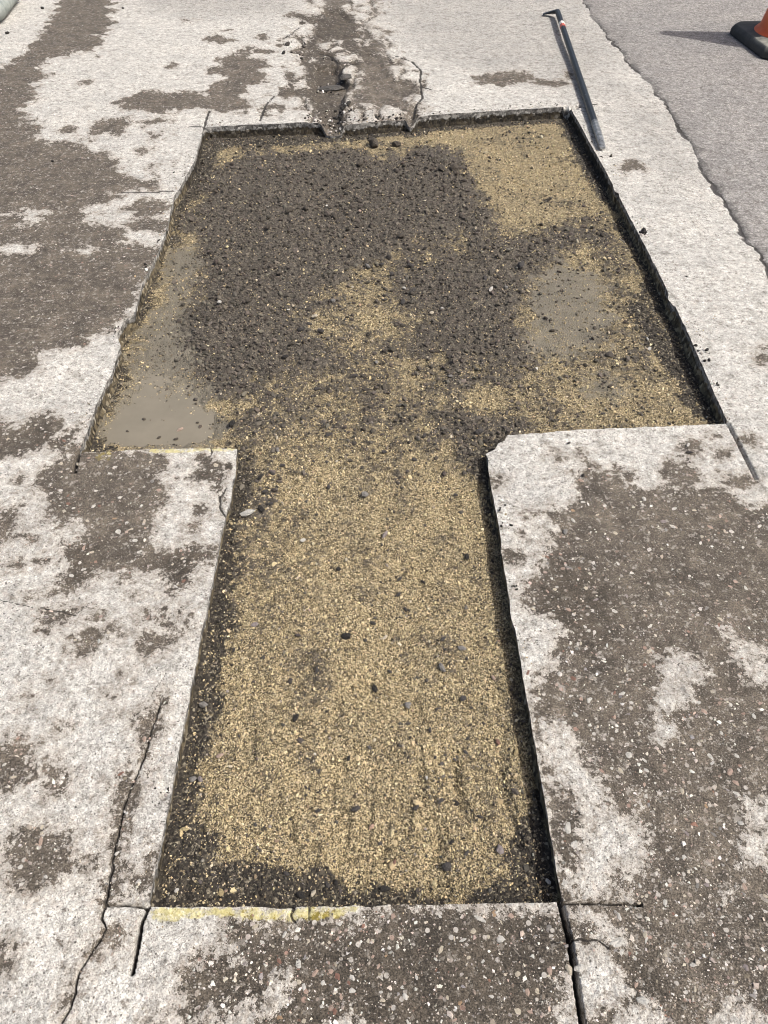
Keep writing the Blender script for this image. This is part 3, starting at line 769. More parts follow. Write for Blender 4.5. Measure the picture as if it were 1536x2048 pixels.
FWET = [(fz([(190, 905), (205, 850), (245, 790), (275, 730), (305, 650), (345, 640), (365, 710), (400, 770), (440, 820), (450, 870), (410, 905)]), 1.0),
        (fz([(340, 510), (392, 488), (398, 560), (345, 660), (295, 680), (330, 570)]), .85), (fz([(1040, 550), (1130, 520), (1220, 580), (1210, 670), (1130, 730), (1050, 700)]), .85),
        (fz([(1140, 750), (1250, 740), (1260, 800), (1160, 820)]), .6), (fz([(1050, 600), (1180, 560), (1190, 640), (1090, 660)]), .4)]
FTAR = [fz([(395, 258), (660, 258), (900, 240), (1135, 225), (1140, 240), (900, 258), (700, 282), (560, 300), (470, 296), (440, 312), (400, 345), (370, 400), (350, 400)]),
        fz([(330, 1590), (395, 1560), (400, 1640), (435, 1725), (560, 1768), (700, 1778), (900, 1788), (1010, 1755), (1035, 1640), (1080, 1600), (1125, 1830), (290, 1830)]),
        fz([(440, 1120), (468, 1050), (476, 1100), (462, 1200), (448, 1330), (430, 1450), (395, 1540), (375, 1560), (385, 1440), (410, 1300)]),
        fz([(1240, 600), (1290, 590), (1330, 680), (1390, 740), (1430, 850), (1380, 840), (1330, 760), (1280, 690)]),
        fz([(950, 900), (1010, 890), (1010, 1110), (975, 1080), (960, 1000)])]  # last strip: dark crumbs plus the right wall's shadow, painted as tar
BED = -.049
def floor_fields(x, y):
    k = .060 * fbm(x, y, 12, 6, 201, .74)
    dark = np.zeros(x.shape)
    for a, s in FD: dark = np.maximum(dark, s * sstep(-.15, .15, a.sd(x, y) + 2.8 * k))
    for a, s in FSAND: dark = dark * (1 - s * sstep(-.07, .06, a.sd(x, y) + 1.6 * k))
    wet = np.zeros(x.shape)
    for a, s in FWET: wet = np.maximum(wet, s * sstep(-.10, .09, a.sd(x, y) + 2.0 * k))
    edge = hole_area.sd(x, y)
    tar = np.where((x > .05) & (y < 1.4), .35, .66) * (1 - sstep(.008, .05, edge + 1.4 * k))  # less tar colour at the right foot of the slot, lightening its shadow band
    for a in FTAR: tar = np.maximum(tar, .95 * sstep(-.034, .034, a.sd(x, y) + 1.1 * k))
    tar = np.maximum(tar, sstep(2.6, 3.0, y) * (1 - sstep(.02, .09, edge + .6 * k)))
    tar = np.minimum(tar, 1) * (1 - .5 * wet)
    dark = np.clip(dark + .20 + .22 * fbm(x, y, 5, 4, 207) + .18 * fbm(x * 5, y * .8, 5, 4, 209) + .22 * fbm(x, y, 26, 3, 205), 0, 1.1)
    return dark, wet, tar, edge

PUDDLE_Z = BED + .0022
def floor_height(x, y, fields, detail=True):
    dark, wet, tar, edge = fields
    dist = np.sqrt(x * x + y * y + CAM_H ** 2)
    row = dist * dist / (CAM_H * FPX) * 3.0
    base = BED + .012 * (1 - sstep(Y_SPLIT - .15, Y_SPLIT + .35, y))
    h = base + fbm(x, y, 2.5, 3, 211) * .006 + fbm(x, y, 11, 3, 213) * .003
    h += np.clip(dark, 0, 1) * (.010 + .010 * fbm(x, y, 5, 3, 215)) * (1 - wet)
    pud = sstep(-.03, .05, FWET[0][0].sd(x, y) + .01 * fbm(x, y, 18, 3, 217))
    x0, y0 = gnd(300, 905, -.05)
    low = pud * sstep(.42, .05, np.sqrt((x - x0) ** 2 + ((y - y0) * .9) ** 2))
    h = h * (1 - .9 * pud) + (BED + .006 - .013 * low) * .9 * pud
    h += pud * fbm(x, y, 30, 5, 235, .7) * .009
    h = np.where((pud < .35) & (x < -.15) & (y > Y_SPLIT), np.maximum(h, PUDDLE_Z + .0025), h)
    h -= .004 * (1 - sstep(.0, .05, edge))
    h += tar * .003 * fbm(x, y, 40, 3, 219)
    if detail:
        def k(cell): return np.clip(cell / (row * 1.4), 0, 1)
        d1, r1 = worley(x, y, 52, 223); d2, r2 = worley(x, y, 110, 225); d3, r3 = worley(x, y, 230, 227)
        rough = 1 - .75 * wet
        h += np.clip(1 - d1 * 1.1, 0, 1) * r1 * .011 * np.clip(dark, 0, 1) * rough * k(.03)
        h += np.clip(1 - d2 * 1.1, 0, 1) * (.3 + .7 * r2) * (.0028 + .004 * np.clip(dark, 0, 1)) * rough * k(.016)
        h += np.clip(1 - d3 * 1.1, 0, 1) * .0018 * rough * k(.008)
        # rake marks at the near end
        rk = sstep(.86, .60, y) * sstep(.40, .46, y)
        h -= rk * np.clip(fbm(x * 4 + .12 * fbm(x, y, 7, 2, 233), y * .8, 9, 4, 229) + .05, 0, 1) * .017
        h -= sstep(1.6, .9, y) * np.clip(fbm(x * 3, y * 1.3, 9, 4, 231) - .05, 0, 1) * .006
    return h

fr = np.arange(205, 1900, 3.0); fc = np.arange(120, 1500, 3.0)
PYF, PXF = np.meshgrid(fr, fc, indexing='ij')
FX, FY = gnd(PXF, PYF, -.05)
sh = FX.shape
fx, fy = FX.ravel(), FY.ravel()
ff = floor_fields(fx, fy)
fzv = floor_height(fx, fy, ff)
ok = (ff[3] > -.035).reshape(sh)
fidx = np.arange(fx.size).reshape(sh)
FF = np.stack([fidx[1:, :-1], fidx[1:, 1:], fidx[:-1, 1:], fidx[:-1, :-1]], -1).reshape(-1, 4)
fk = (ok[1:, :-1] & ok[1:, 1:] & ok[:-1, 1:] & ok[:-1, :-1]).ravel()
v_, f_, a_ = compact(np.stack([fx, fy, fzv], 1), FF[fk], {'dark': ff[0], 'wet': ff[1], 'tar': ff[2]})
bed = mesh_np('excavation_ground', v_, f_, floor_material(), a_, True, kind='structure')
bed['label'] = 'sandy gravel bed of the T-shaped cut with dark wet earth'

# ------------------------------------------------------------------ broken side faces of the cut (part of the pavement)
near_rim = F[keep & sn_[F].any(1)]
de = np.concatenate([near_rim[:, [0, 1]], near_rim[:, [1, 2]], near_rim[:, [2, 0]]]).astype(np.int64)
key = de[:, 0] * (NR * NC) + de[:, 1]; rev = de[:, 1] * (NR * NC) + de[:, 0]
edges = de[~np.isin(key, rev) & sn_[de].all(1)]
rim, inv = np.unique(edges.ravel(), return_inverse=True)
E = inv.reshape(-1, 2)
RX, RY, RZ = X[rim], Y[rim], Z[rim]
nrm = np.zeros((len(rim), 2))
ed = np.stack([RX[E[:, 1]] - RX[E[:, 0]], RY[E[:, 1]] - RY[E[:, 0]]], 1)
en = np.stack([ed[:, 1], -ed[:, 0]], 1)
np.add.at(nrm, E[:, 0], en); np.add.at(nrm, E[:, 1], en)
nrm /= np.linalg.norm(nrm, axis=1)[:, None] + 1e-9
for _ in range(8):
    acc = nrm.copy()
    np.add.at(acc, E[:, 0], nrm[E[:, 1]]); np.add.at(acc, E[:, 1], nrm[E[:, 0]])
    nrm = acc / (np.linalg.norm(acc, axis=1)[:, None] + 1e-9)
# make the normals point into the cut
test = hole_area.sd(RX + nrm[:, 0] * .01, RY + nrm[:, 1] * .01) - hole_area.sd(RX, RY)
if np.median(test) < 0: nrm = -nrm
NRING = 10
WV, WD = [], []
for r in range(NRING):
    t = r / (NRING - 1)
    dep = t * .074
    s1 = fbm(RX + dep * 1.9, RY + dep * 1.7 + RX * .3, 30, 4, 301 + 5 * r, .65); s2 = fbm(RX - dep * 3, RY + dep * 2.4, 9, 5, 305, .66)
    off = (s1 * .0035 + s2 * .005) * min(1, (r / 5) ** 1.3) - .004 * math.sin(min(1, t * 1.4) * math.pi) * (r > 0) + .010 * max(0, t - .55)
    zz = RZ - dep if r else RZ
    WV.append(np.stack([RX + nrm[:, 0] * off, RY + nrm[:, 1] * off, zz], 1)); WD.append(np.full(len(rim), t))
WV = np.concatenate(WV); WD = np.concatenate(WD)
WF = []
for r in range(NRING - 1):
    o0, o1 = r * len(rim), (r + 1) * len(rim)
    WF.append(np.stack([E[:, 0] + o0, E[:, 1] + o0, E[:, 1] + o1, E[:, 0] + o1], 1))
wall = mesh_np('cut_edge', WV, np.concatenate(WF), wall_material(), {'depth': WD, 'dusty': np.tile(np.where(RY > 2.9, .05, np.where(RX > 0, .95, .45)), NRING)}, True, parent=pavement)  # right faces get the palest dust: their shade is lightened in the colour
wall['label'] = 'rough broken edge of the paving, grey above and tarry black below'

# ------------------------------------------------------------------ puddle of muddy water
px_, py_ = gnd(np.array([195, 440, 440, 330, 285, 240]), np.array([905, 905, 830, 690, 700, 770]), PUDDLE_Z)
pm, pT, pb, pn = plain_material('muddy_water', (.185, .165, .127), (.215, .19, .147), 9, .12, .5)
ring = []
cxp, cyp = px_.mean(), py_.mean()
gxp = np.linspace(px_.min() - .03, px_.max() + .06, 60); gyp = np.linspace(py_.min() - .05, py_.max() + .02, 60)
PGY, PGX = np.meshgrid(gyp, gxp, indexing='ij')
pz = np.full(PGX.size, PUDDLE_Z) + .0002 * fbm(PGX.ravel(), PGY.ravel(), 12, 2, 401)
pok = (hole_area.sd(PGX.ravel(), PGY.ravel()) > -.02).reshape(PGX.shape)
pi_ = np.arange(PGX.size).reshape(PGX.shape)
PF = np.stack([pi_[:-1, :-1], pi_[:-1, 1:], pi_[1:, 1:], pi_[1:, :-1]], -1).reshape(-1, 4)
pk = (pok[:-1, :-1] & pok[:-1, 1:] & pok[1:, 1:] & pok[1:, :-1] & (FWET[0][0].sd(PGX.ravel(), PGY.ravel()).reshape(PGX.shape)[:-1, :-1] > -.08)).ravel()
v_, f_, _ = compact(np.stack([PGX.ravel(), PGY.ravel(), pz], 1), PF[pk], {})
puddle = mesh_np('water', v_, f_, pm, None, True, kind='structure')
puddle['label'] = 'shallow beige puddle in the left corner of the wide cut'

# ------------------------------------------------------------------ stones: a few angular shapes shared by all
def hull(n, flat, seed, cuts=0):
    r = random.Random(seed)
    bm = bmesh.new()
    for k in range(n):
        ph = math.acos(1 - 2 * (k + .5) / n); th = k * 2.39996 + r.uniform(-.5, .5)
        q = r.uniform(.80, 1.0)
        bm.verts.new((q * math.sin(ph) * math.cos(th) * r.uniform(.85, 1.1), q * math.sin(ph) * math.sin(th) * .82, q * math.cos(ph) * flat))
    res = bmesh.ops.convex_hull(bm, input=bm.verts)
    junk = [g for g in res['geom_interior'] if isinstance(g, bmesh.types.BMVert)]
    if junk: bmesh.ops.delete(bm, geom=junk, context='VERTS')
    bmesh.ops.triangulate(bm, faces=bm.faces)
    bmesh.ops.recalc_face_normals(bm, faces=bm.faces)
    return bm

def hull_np(n, flat, seed):
    bm = hull(n, flat, seed); bm.verts.ensure_lookup_table(); bm.verts.index_update()
    v = np.array([q.co[:] for q in bm.verts]); f = np.array([[w.index for w in fc.verts] for fc in bm.faces]); bm.free()
    return v, f

FLAKES = [hull_np(8, .6, 560 + k) for k in range(8)]
GRAINS = [hull_np(9, .75, 500 + k) for k in range(7)]
CLODS = [hull_np(14, .7, 600 + k) for k in range(6)]

def scatter(name, x, y, z, r, tint, shapes, mat, parent, squash=(.6, 1.0)):
    n = len(x); pick = RNG.integers(0, len(shapes), n)
    VV, FF_, CC = [], [], []; base = 0
    for s, (sv, sf) in enumerate(shapes):
        m = np.nonzero(pick == s)[0]
        if not len(m): continue
        a = RNG.uniform(0, 2 * math.pi, len(m)); ca, sa = np.cos(a), np.sin(a)
        sx = RNG.uniform(.8, 1.25, len(m)); sy = RNG.uniform(.65, 1.0, len(m)); szz = RNG.uniform(*squash, len(m))
        tx = RNG.uniform(-.45, .45, len(m)); ty = RNG.uniform(-.45, .45, len(m))
        p = sv[None] * np.stack([sx, sy, szz], 1)[:, None]
        p = np.stack([p[..., 0], p[..., 1], p[..., 2] + p[..., 0] * tx[:, None] + p[..., 1] * ty[:, None]], -1)
        q = np.stack([p[..., 0] * ca[:, None] - p[..., 1] * sa[:, None], p[..., 0] * sa[:, None] + p[..., 1] * ca[:, None], p[..., 2]], -1)
        q = q * r[m][:, None, None] + np.stack([x[m], y[m], z[m]], 1)[:, None]
        VV.append(q.reshape(-1, 3)); CC.append(np.repeat(tint[m], len(sv), 0))
        FF_.append((sf[None] + (np.arange(len(m)) * len(sv))[:, None, None] + base).reshape(-1, 3)); base += len(m) * len(sv)
    return mesh_np(name, np.concatenate(VV), np.concatenate(FF_), mat, parent=parent, kind='stuff', colors={'tint': np.concatenate(CC)})

def in_cut(n, pxr=(150, 1480), pyr=(240, 1830), power=1.0):
    """points over the bed, denser close by where the grains can be told apart"""
    u = RNG.uniform(pxr[0], pxr[1], n); w = RNG.uniform(pyr[0], pyr[1], n)
    return gnd(u, w, -.05)

def palette(n, cols, w):
    c = np.array(cols)[RNG.choice(len(cols), n, p=np.array(w) / sum(w))]
    return c * RNG.uniform(.75, 1.25, (n, 1)) * RNG.uniform(.96, 1.04, (n, 3))

grain_mat = grain_material()
gx, gy = in_cut(150000)
g_ = floor_fields(gx, gy)
sel = (g_[3] > .004) & (RNG.uniform(0, 1, gx.size) > .45 * np.clip(g_[1], 0, 1))
gx, gy = gx[sel], gy[sel]; g_ = tuple(q[sel] for q in g_)
gz = floor_height(gx, gy, g_, True)
dist = np.sqrt(gx ** 2 + gy ** 2)
gr = .00140 * (.72 + .36 * dist) * np.exp(np.clip(RNG.normal(0, .45, gx.size), -.9, 1.1))
nz = RNG.uniform(0, 1, gx.size)
sand = palette(gx.size, [(.56, .46, .285), (.63, .525, .335), (.49, .395, .24), (.68, .59, .41), (.34, .27, .165), (.09, .075, .055), (.36, .32, .26)], [5, 5, 4, 1.4, 2, 2.4, .8])
dirt = palette(gx.size, [(.088, .077, .065), (.118, .103, .087), (.058, .051, .044), (.17, .147, .119), (.38, .31, .20)], [4, 4, 3, 1.8, 1.0])
tarc = palette(gx.size, [(.028, .025, .022), (.05, .044, .037), (.085, .073, .058), (.24, .195, .125), (.38, .34, .28)], [4, 4, 2.4, 1.8, .6])
pd = np.clip(g_[0] * 1.05 - .04 + .5 * fbm(gx, gy, 22, 4, 421), 0, .92)
pt = np.clip(g_[2] * .92 + .2 * g_[2] * fbm(gx, gy, 30, 3, 423), 0, .92)
tint = np.where((nz < pd)[:, None], dirt, sand)
tint = np.where((RNG.uniform(0, 1, gx.size) < pt)[:, None], tarc, tint)
wetm = (RNG.uniform(0, 1, gx.size) < g_[1] * .8)
tint = np.where(wetm[:, None], tint * .6 + np.array([.10, .085, .062]), tint)
scatter('sand_grains', gx, gy, gz + gr * .4, gr, tint, GRAINS, grain_mat, bed)

# coarser gravel mixed into the sand, in clusters
vx, vy = in_cut(9000)
v_f = floor_fields(vx, vy)
sel = (v_f[3] > .012) & (RNG.uniform(0, 1, vx.size) < .55 * sstep(.45, .75, vnoise(vx * 7, vy * 7, 441)) + .06) & (v_f[1] < .5)
vx, vy = vx[sel], vy[sel]; v_f = tuple(q[sel] for q in v_f)
vr = .0029 * np.exp(np.clip(RNG.normal(0, .4, vx.size), -.8, .8)) * (.65 + .3 * np.sqrt(vx ** 2 + vy ** 2))
vt = palette(vx.size, [(.05, .047, .045), (.085, .078, .072), (.20, .18, .16), (.50, .44, .34), (.30, .22, .16)], [5, 4, 2, 2, .8])
scatter('gravel', vx, vy, floor_height(vx, vy, v_f, True) + vr * .3, vr, vt, CLODS, grain_mat, bed, (.6, 1.0))

# crumbs of dark earth
cx_, cy_ = in_cut(30000, (300, 1300), (260, 1000))
c_ = floor_fields(cx_, cy_)
sel = (c_[3] > .012) & (RNG.uniform(0, 1, cx_.size) < np.clip(c_[0] - .25, 0, 1) * (1 - .8 * c_[1]))
cx_, cy_ = cx_[sel], cy_[sel]; c_ = tuple(q[sel] for q in c_)
cz_ = floor_height(cx_, cy_, c_, True)
cr_ = .0034 * np.exp(np.clip(RNG.normal(0, .48, cx_.size), -1, .95)) * (.8 + .22 * np.sqrt(cx_ ** 2 + cy_ ** 2))
ctint = palette(cx_.size, [(.085, .074, .063), (.115, .101, .086), (.062, .054, .046), (.15, .131, .109)], [4, 4, 2, 2])
scatter('earth_crumbs', cx_, cy_, cz_ + cr_ * .25, cr_, ctint, CLODS, grain_mat, bed, (.6, 1.05))

lx, ly = in_cut(5200, (250, 1400), (265, 1790))
l_f = floor_fields(lx, ly)
pl = np.where(ly > Y_SPLIT, np.clip(l_f[0] - .3, 0, 1) * .7, .16) * (1 - l_f[1])
sel = (l_f[3] > .02) & (RNG.uniform(0, 1, lx.size) < pl * (.3 + 1.2 * vnoise(lx * 4, ly * 4, 445)))
lx, ly = lx[sel], ly[sel]; l_f = tuple(q[sel] for q in l_f)
lr = np.where(ly > Y_SPLIT, .0075, .0042) * np.exp(np.clip(RNG.normal(0, .35, lx.size), -.7, .7))
lt = np.where((ly > Y_SPLIT)[:, None], palette(lx.size, [(.085, .074, .063), (.11, .097, .083), (.065, .057, .049)], [3, 2, 2]), palette(lx.size, [(.50, .41, .255), (.42, .335, .2), (.075, .068, .062)], [3, 2, 3]))
scatter('earth_lumps', lx, ly, floor_height(lx, ly, l_f, True) + lr * .15, lr, lt, CLODS, grain_mat, bed, (.5, .9))

# tar crumbs along the foot of the broken edge and in the corners
tx_, ty_ = in_cut(26000)
t_ = floor_fields(tx_, ty_)
sel = (t_[3] > .002) & (RNG.uniform(0, 1, tx_.size) < np.clip(t_[2], 0, 1) ** 1.5 * .75)
tx_, ty_ = tx_[sel], ty_[sel]; t_ = tuple(q[sel] for q in t_)
tr_ = .0022 * np.exp(np.clip(RNG.normal(0, .45, tx_.size), -1, .8)) * (.75 + .3 * np.sqrt(tx_ ** 2 + ty_ ** 2))
tt_ = palette(tx_.size, [(.025, .022, .020), (.042, .038, .033), (.075, .066, .055), (.32, .30, .27)], [5, 4, 2, .4])
scatter('tar_crumbs', tx_, ty_, floor_height(tx_, ty_, t_, True) + tr_ * .3, tr_, tt_, CLODS, grain_mat, bed, (.6, 1.05))

# ------------------------------------------------------------------ stones as objects
stone_mat = stone_material()
STONES = []
for k in range(10):
    bm = hull(20, (.62, .75, .5, .85, .4)[k % 5], 700 + k)
    me = bpy.data.meshes.new('stone'); bm.to_mesh(me); bm.free()
    me.materials.append(stone_mat)
    STONES.append(me)
def stone_object(name, x, y, z, r, color, shape=None, flat=1.0, spin=None, parent=None):
    me = STONES[random.randrange(10) if shape is None else shape]
    o = bpy.data.objects.new(name, me); COL.objects.link(o)
    o.location = (float(x), float(y), float(z))
    s = random.uniform(.92, 1.1)
    s = s * random.uniform(.95, 1.25)
    o.scale = (r * s, r / s * random.uniform(.75, 1.0), r * flat * random.uniform(.75, 1.0))
    o.rotation_euler = (random.uniform(-.25, .25), random.uniform(-.25, .25), random.uniform(0, 6.28) if spin is None else spin)
    o.color = (*color, 1)
    if parent: o.parent = parent
    return o

WHITE, CREAM, PINK, GREY, MAUVE, DARK, BLACK, RED, TAN, CLOD, ORANGE = ((.66, .64, .60), (.58, .52, .42), (.48, .36, .30), (.26, .25, .24), (.30, .26, .26), (.075, .070, .070), (.030, .028, .028),
                                                                     (.25, .14, .11), (.46, .37, .21), (.098, .084, .070), (.40, .28, .18))
# loose stones on the bed: px, py, size in photo pixels, colour, own label or None
BLOOSE = [(746, 292, 32, CLOD, 'large round earth clod on the yellow sand close to the far edge of the cut'), (793, 293, 20, CLOD, None), (720, 432, 11, PINK, 'single pink stone among the dark earth clods of the wide cut'),
 (654, 420, 7, WHITE, None), (802, 482, 26, CLOD, None), (777, 520, 16, BLACK, None), (736, 538, 15, GREY, None), (763, 533, 12, DARK, None), (820, 537, 15, DARK, None), (783, 553, 14, DARK, None),
 (705, 575, 8, CREAM, None), (808, 563, 9, CREAM, None), (808, 580, 9, WHITE, None), (826, 589, 16, DARK, None), (806, 609, 17, DARK, None), (769, 602, 14, DARK, None), (849, 502, 11, BLACK, None),
 (441, 617, 13, WHITE, 'pointed white stone on dark earth near the left edge of the wide cut'), (630, 639, 15, CREAM, None), (578, 631, 7, WHITE, None), (863, 634, 13, CREAM, None), (884, 624, 8, WHITE, None),
 (981, 586, 15, WHITE, 'bright white stone on brown earth at the right of the wide cut'), (890, 654, 15, DARK, None), (642, 670, 18, DARK, None), (619, 656, 14, DARK, None), (603, 672, 15, DARK, None), (710, 758, 14, DARK, None),
 (634, 783, 15, DARK, None), (753, 727, 14, GREY, None), (572, 725, 18, BLACK, None), (667, 611, 14, GREY, None), (970, 562, 15, DARK, None), (580, 434, 20, CLOD, None), (611, 426, 17, CLOD, None), (670, 441, 22, CLOD, None),
 (718, 461, 18, CLOD, None), (538, 470, 16, CLOD, None), (884, 343, 24, CLOD, None), (908, 340, 26, CLOD, None), (720, 335, 24, CLOD, None), (1041, 535, 24, DARK, 'biggest dark stone on the brown earth at the right of the wide cut'), (1012, 580, 12, GREY, None), (1072, 742, 11, WHITE, None), (1293, 684, 9, WHITE, None), (1297, 704, 11, WHITE, None),
 (1204, 833, 11, DARK, 'lone dark stone on sand just behind the right-hand slab'), (1150, 773, 8, BLACK, None), (1121, 727, 10, DARK, None), (958, 874, 20, DARK, 'bluish dark stone beside the broken corner of the right-hand slab'), (970, 893, 16, BLACK, None),
 (498, 1045, 29, WHITE, 'large flat white stone at the left edge of the narrow cut'), (607, 1091, 15, WHITE, None), (678, 1147, 15, BLACK, None), (730, 1002, 20, GREY, 'grey stone on sand in the middle of the cut where it narrows'), (658, 982, 13, DARK, None), (641, 968, 18, TAN, None),
 (932, 1124, 18, BLACK, None), (799, 1165, 14, DARK, None), (846, 1172, 11, BLACK, None), (797, 1198, 13, DARK, None), (770, 1079, 16, MAUVE, None), (512, 1260, 18, MAUVE, 'smooth mauve pebble near the left edge of the narrow cut'),
 (693, 1284, 25, BLACK, 'largest dark lump in the middle of the narrow cut'), (770, 1282, 13, CREAM, None), (746, 1254, 14, DARK, None), (885, 1290, 16, DARK, None), (922, 1308, 18, GREY, None), (883, 1347, 22, GREY, 'big grey-green stone toward the right side of the narrow cut'),
 (635, 1350, 15, DARK, None), (750, 1384, 20, BLACK, None), (779, 1350, 12, DARK, None), (693, 1128, 8, CREAM, None), (523, 968, 15, BLACK, None), (547, 960, 12, DARK, None), (533, 997, 14, DARK, None), (525, 1034, 20, BLACK, None), (543, 1022, 14, DARK, None),
 (811, 1228, 12, DARK, None), (566, 942, 12, DARK, None), (658, 878, 18, DARK, None), (768, 913, 11, DARK, None), (557, 913, 14, GREY, None), (465, 857, 20, BLACK, 'black clod beside the puddle in the wide cut'), (555, 884, 10, CREAM, None), (674, 933, 8, CREAM, None), (848, 884, 13, DARK, None), (828, 929, 13, DARK, None),
 (713, 1626, 19, DARK, None), (832, 1621, 15, DARK, None), (881, 1610, 16, DARK, None), (912, 1609, 16, BLACK, None), (637, 1629, 14, DARK, None), (698, 1524, 13, BLACK, None), (631, 1518, 8, WHITE, None), (853, 1561, 10, WHITE, None),
 (998, 1708, 24, MAUVE, 'purple-brown stone in the near right corner of the narrow cut'), (893, 1741, 26, DARK, None), (656, 1774, 15, DARK, None), (672, 1768, 14, BLACK, None), (769, 1782, 25, BLACK, None), (603, 1797, 22, BLACK, None), (627, 1793, 15, CREAM, None),
 (932, 1712, 14, DARK, None), (902, 1692, 14, BLACK, None), (859, 1470, 13, DARK, None), (994, 1491, 15, RED, 'dark red stone on sand by the right edge of the narrow cut'), (930, 1512, 13, DARK, None), (574, 1753, 14, DARK, None), (789, 1729, 12, RED, None),
 (443, 1522, 18, PINK, 'pinkish stone at the near left side of the narrow cut'), (389, 1567, 18, GREY, None), (404, 1568, 16, MAUVE, None), (357, 1788, 13, WHITE, None), (445, 1792, 20, TAN, None), (1094, 1768, 16, WHITE, 'bright white stone in the near right corner beside the edge'),
 (593, 1447, 20, BLACK, None), (816, 1418, 21, GREY, None), (925, 1405, 18, DARK, None), (410, 1420, 20, GREY, None), (1030, 1510, 16, TAN, None), (985, 1365, 12, PINK, None), (760, 1690, 12, DARK, None), (540, 1600, 9, DARK, None), (480, 1480, 9, DARK, None),
 (560, 1560, 9, TAN, None), (960, 1640, 13, DARK, None), (800, 1500, 10, DARK, None), (620, 1230, 9, PINK, None), (850, 1060, 9, DARK, None), (910, 1000, 11, DARK, None), (690, 800, 9, DARK, None), (830, 820, 10, DARK, None), (900, 760, 10, GREY, None), (360, 858, 14, PINK, 'pale pink stone standing in the shallow puddle'),
 (352, 878, 11, CLOD, None), (318, 875, 10, CLOD, None), (332, 882, 9, TAN, None), (288, 838, 9, CLOD, None), (255, 862, 8, CLOD, None), (395, 845, 9, CLOD, None), (430, 560, 10, CLOD, None), (500, 620, 16, CLOD, None), (470, 700, 18, CLOD, None), (560, 560, 16, CLOD, None), (690, 380, 18, CLOD, None), (820, 400, 17, CLOD, None)]
CNAME = {WHITE: 'white', CREAM: 'cream', PINK: 'pinkish', GREY: 'grey', MAUVE: 'mauve', DARK: 'dark grey', BLACK: 'black', RED: 'reddish', TAN: 'tan', CLOD: 'dark brown'}
def zone(px, py):
    if py < 890:
        side = 'left' if px < 560 else ('middle' if px < 860 else 'right')
        part = 'far' if py < 440 else ('central' if py < 650 else 'near')
        return f'{part} {side} of the wide cut'
    side = 'left' if px < 620 else ('middle' if px < 800 else 'right')
    part = 'farthest' if py < 1110 else ('central' if py < 1400 else ('near' if py < 1660 else 'nearest'))
    return f'{part} {side} of the narrow cut'
LOOSE_NAMED = {}
for (px, py, s, c, lab) in BLOOSE:
    x, y = gnd(px, py, -.045)
    f1 = floor_fields(np.array([float(x)]), np.array([float(y)]))
    z = float(floor_height(np.array([float(x)]), np.array([float(y)]), f1, True)[0])
    r = s * .5 * mpp(px, py) * 1.06
    clod = c is CLOD
    if clod and 830 < py < 890 and px < 400: z = PUDDLE_Z - .002
    o = stone_object('earth_clod' if clod else 'stone', x, y, z + r * .45 + .0012, r, c, None, .5 if s == 29 else .85)
    size = 'small ' if s < 12 else ('' if s < 18 else 'large ')
    if lab:
        o['label'] = lab
    else:
        LOOSE_NAMED.setdefault(f"{size}{CNAME[c]} {'clod' if clod else 'stone'} in the {zone(px, py)}", []).append((px, o))
        o['group'] = 'loose earth clods in the cut' if clod else 'loose stones in the cut'
    o['category'] = 'earth clod' if clod else 'stone'

ORD = ('leftmost', 'second from left', 'third from left', 'fourth from left', 'fifth from left', 'sixth from left', 'seventh from left', 'eighth from left')
for text, members in LOOSE_NAMED.items():
    members.sort(key=lambda q: q[0])
    n = len(members)
    for k, (px, o) in enumerate(members):
        if n == 1: o['label'] = text
        elif n == 2: o['label'] = ('left-hand ', 'right-hand ')[k] + text
        else: o['label'] = ('rightmost ' if k == n - 1 else ORD[k] + ' ') + text

# loose stones lying on the paving
for (px, py, s, c, lab) in [(1377, 908, 13, DARK, 'dark stone on the pale right-hand slab beside a small pit'), (1137, 889, 10, DARK, 'small dark stone near the far edge of the right-hand slab'),
                            (1130, 1066, 15, GREY, 'grey stone on brown mud of the right-hand slab'), (1166, 951, 12, BLACK, 'black crumb at the top of the mud on the right-hand slab'),
                            (234, 1708, 13, WHITE, 'white stone in the muddy crack left of the narrow cut'), (246, 17, 7, DARK, 'tiny dark stone on pale paving near the far end of the mud'),
                            (15, 68, 11, BLACK, 'black stone on pale gravel below the grey hose'), (85, 18, 9, BLACK, 'black stone on pale gravel right of the grey hose'),
                            (105, 322, 8, BLACK, 'tiny black stone on the muddy left side of the paving')]:
    x, y = gnd(px, py)
    xa, ya = np.array([float(x)]), np.array([float(y)])
    z = float(pave_height(xa, ya, (mud_field(xa, ya), groove_field(xa, ya)[0], *joint_field(xa, ya)[:2]))[0])
    r = s * .5 * mpp(px, py)
    o = stone_object('stone', x, y, z + r * .4, r, c, None, .8)
    o['label'] = lab; o['category'] = 'stone'

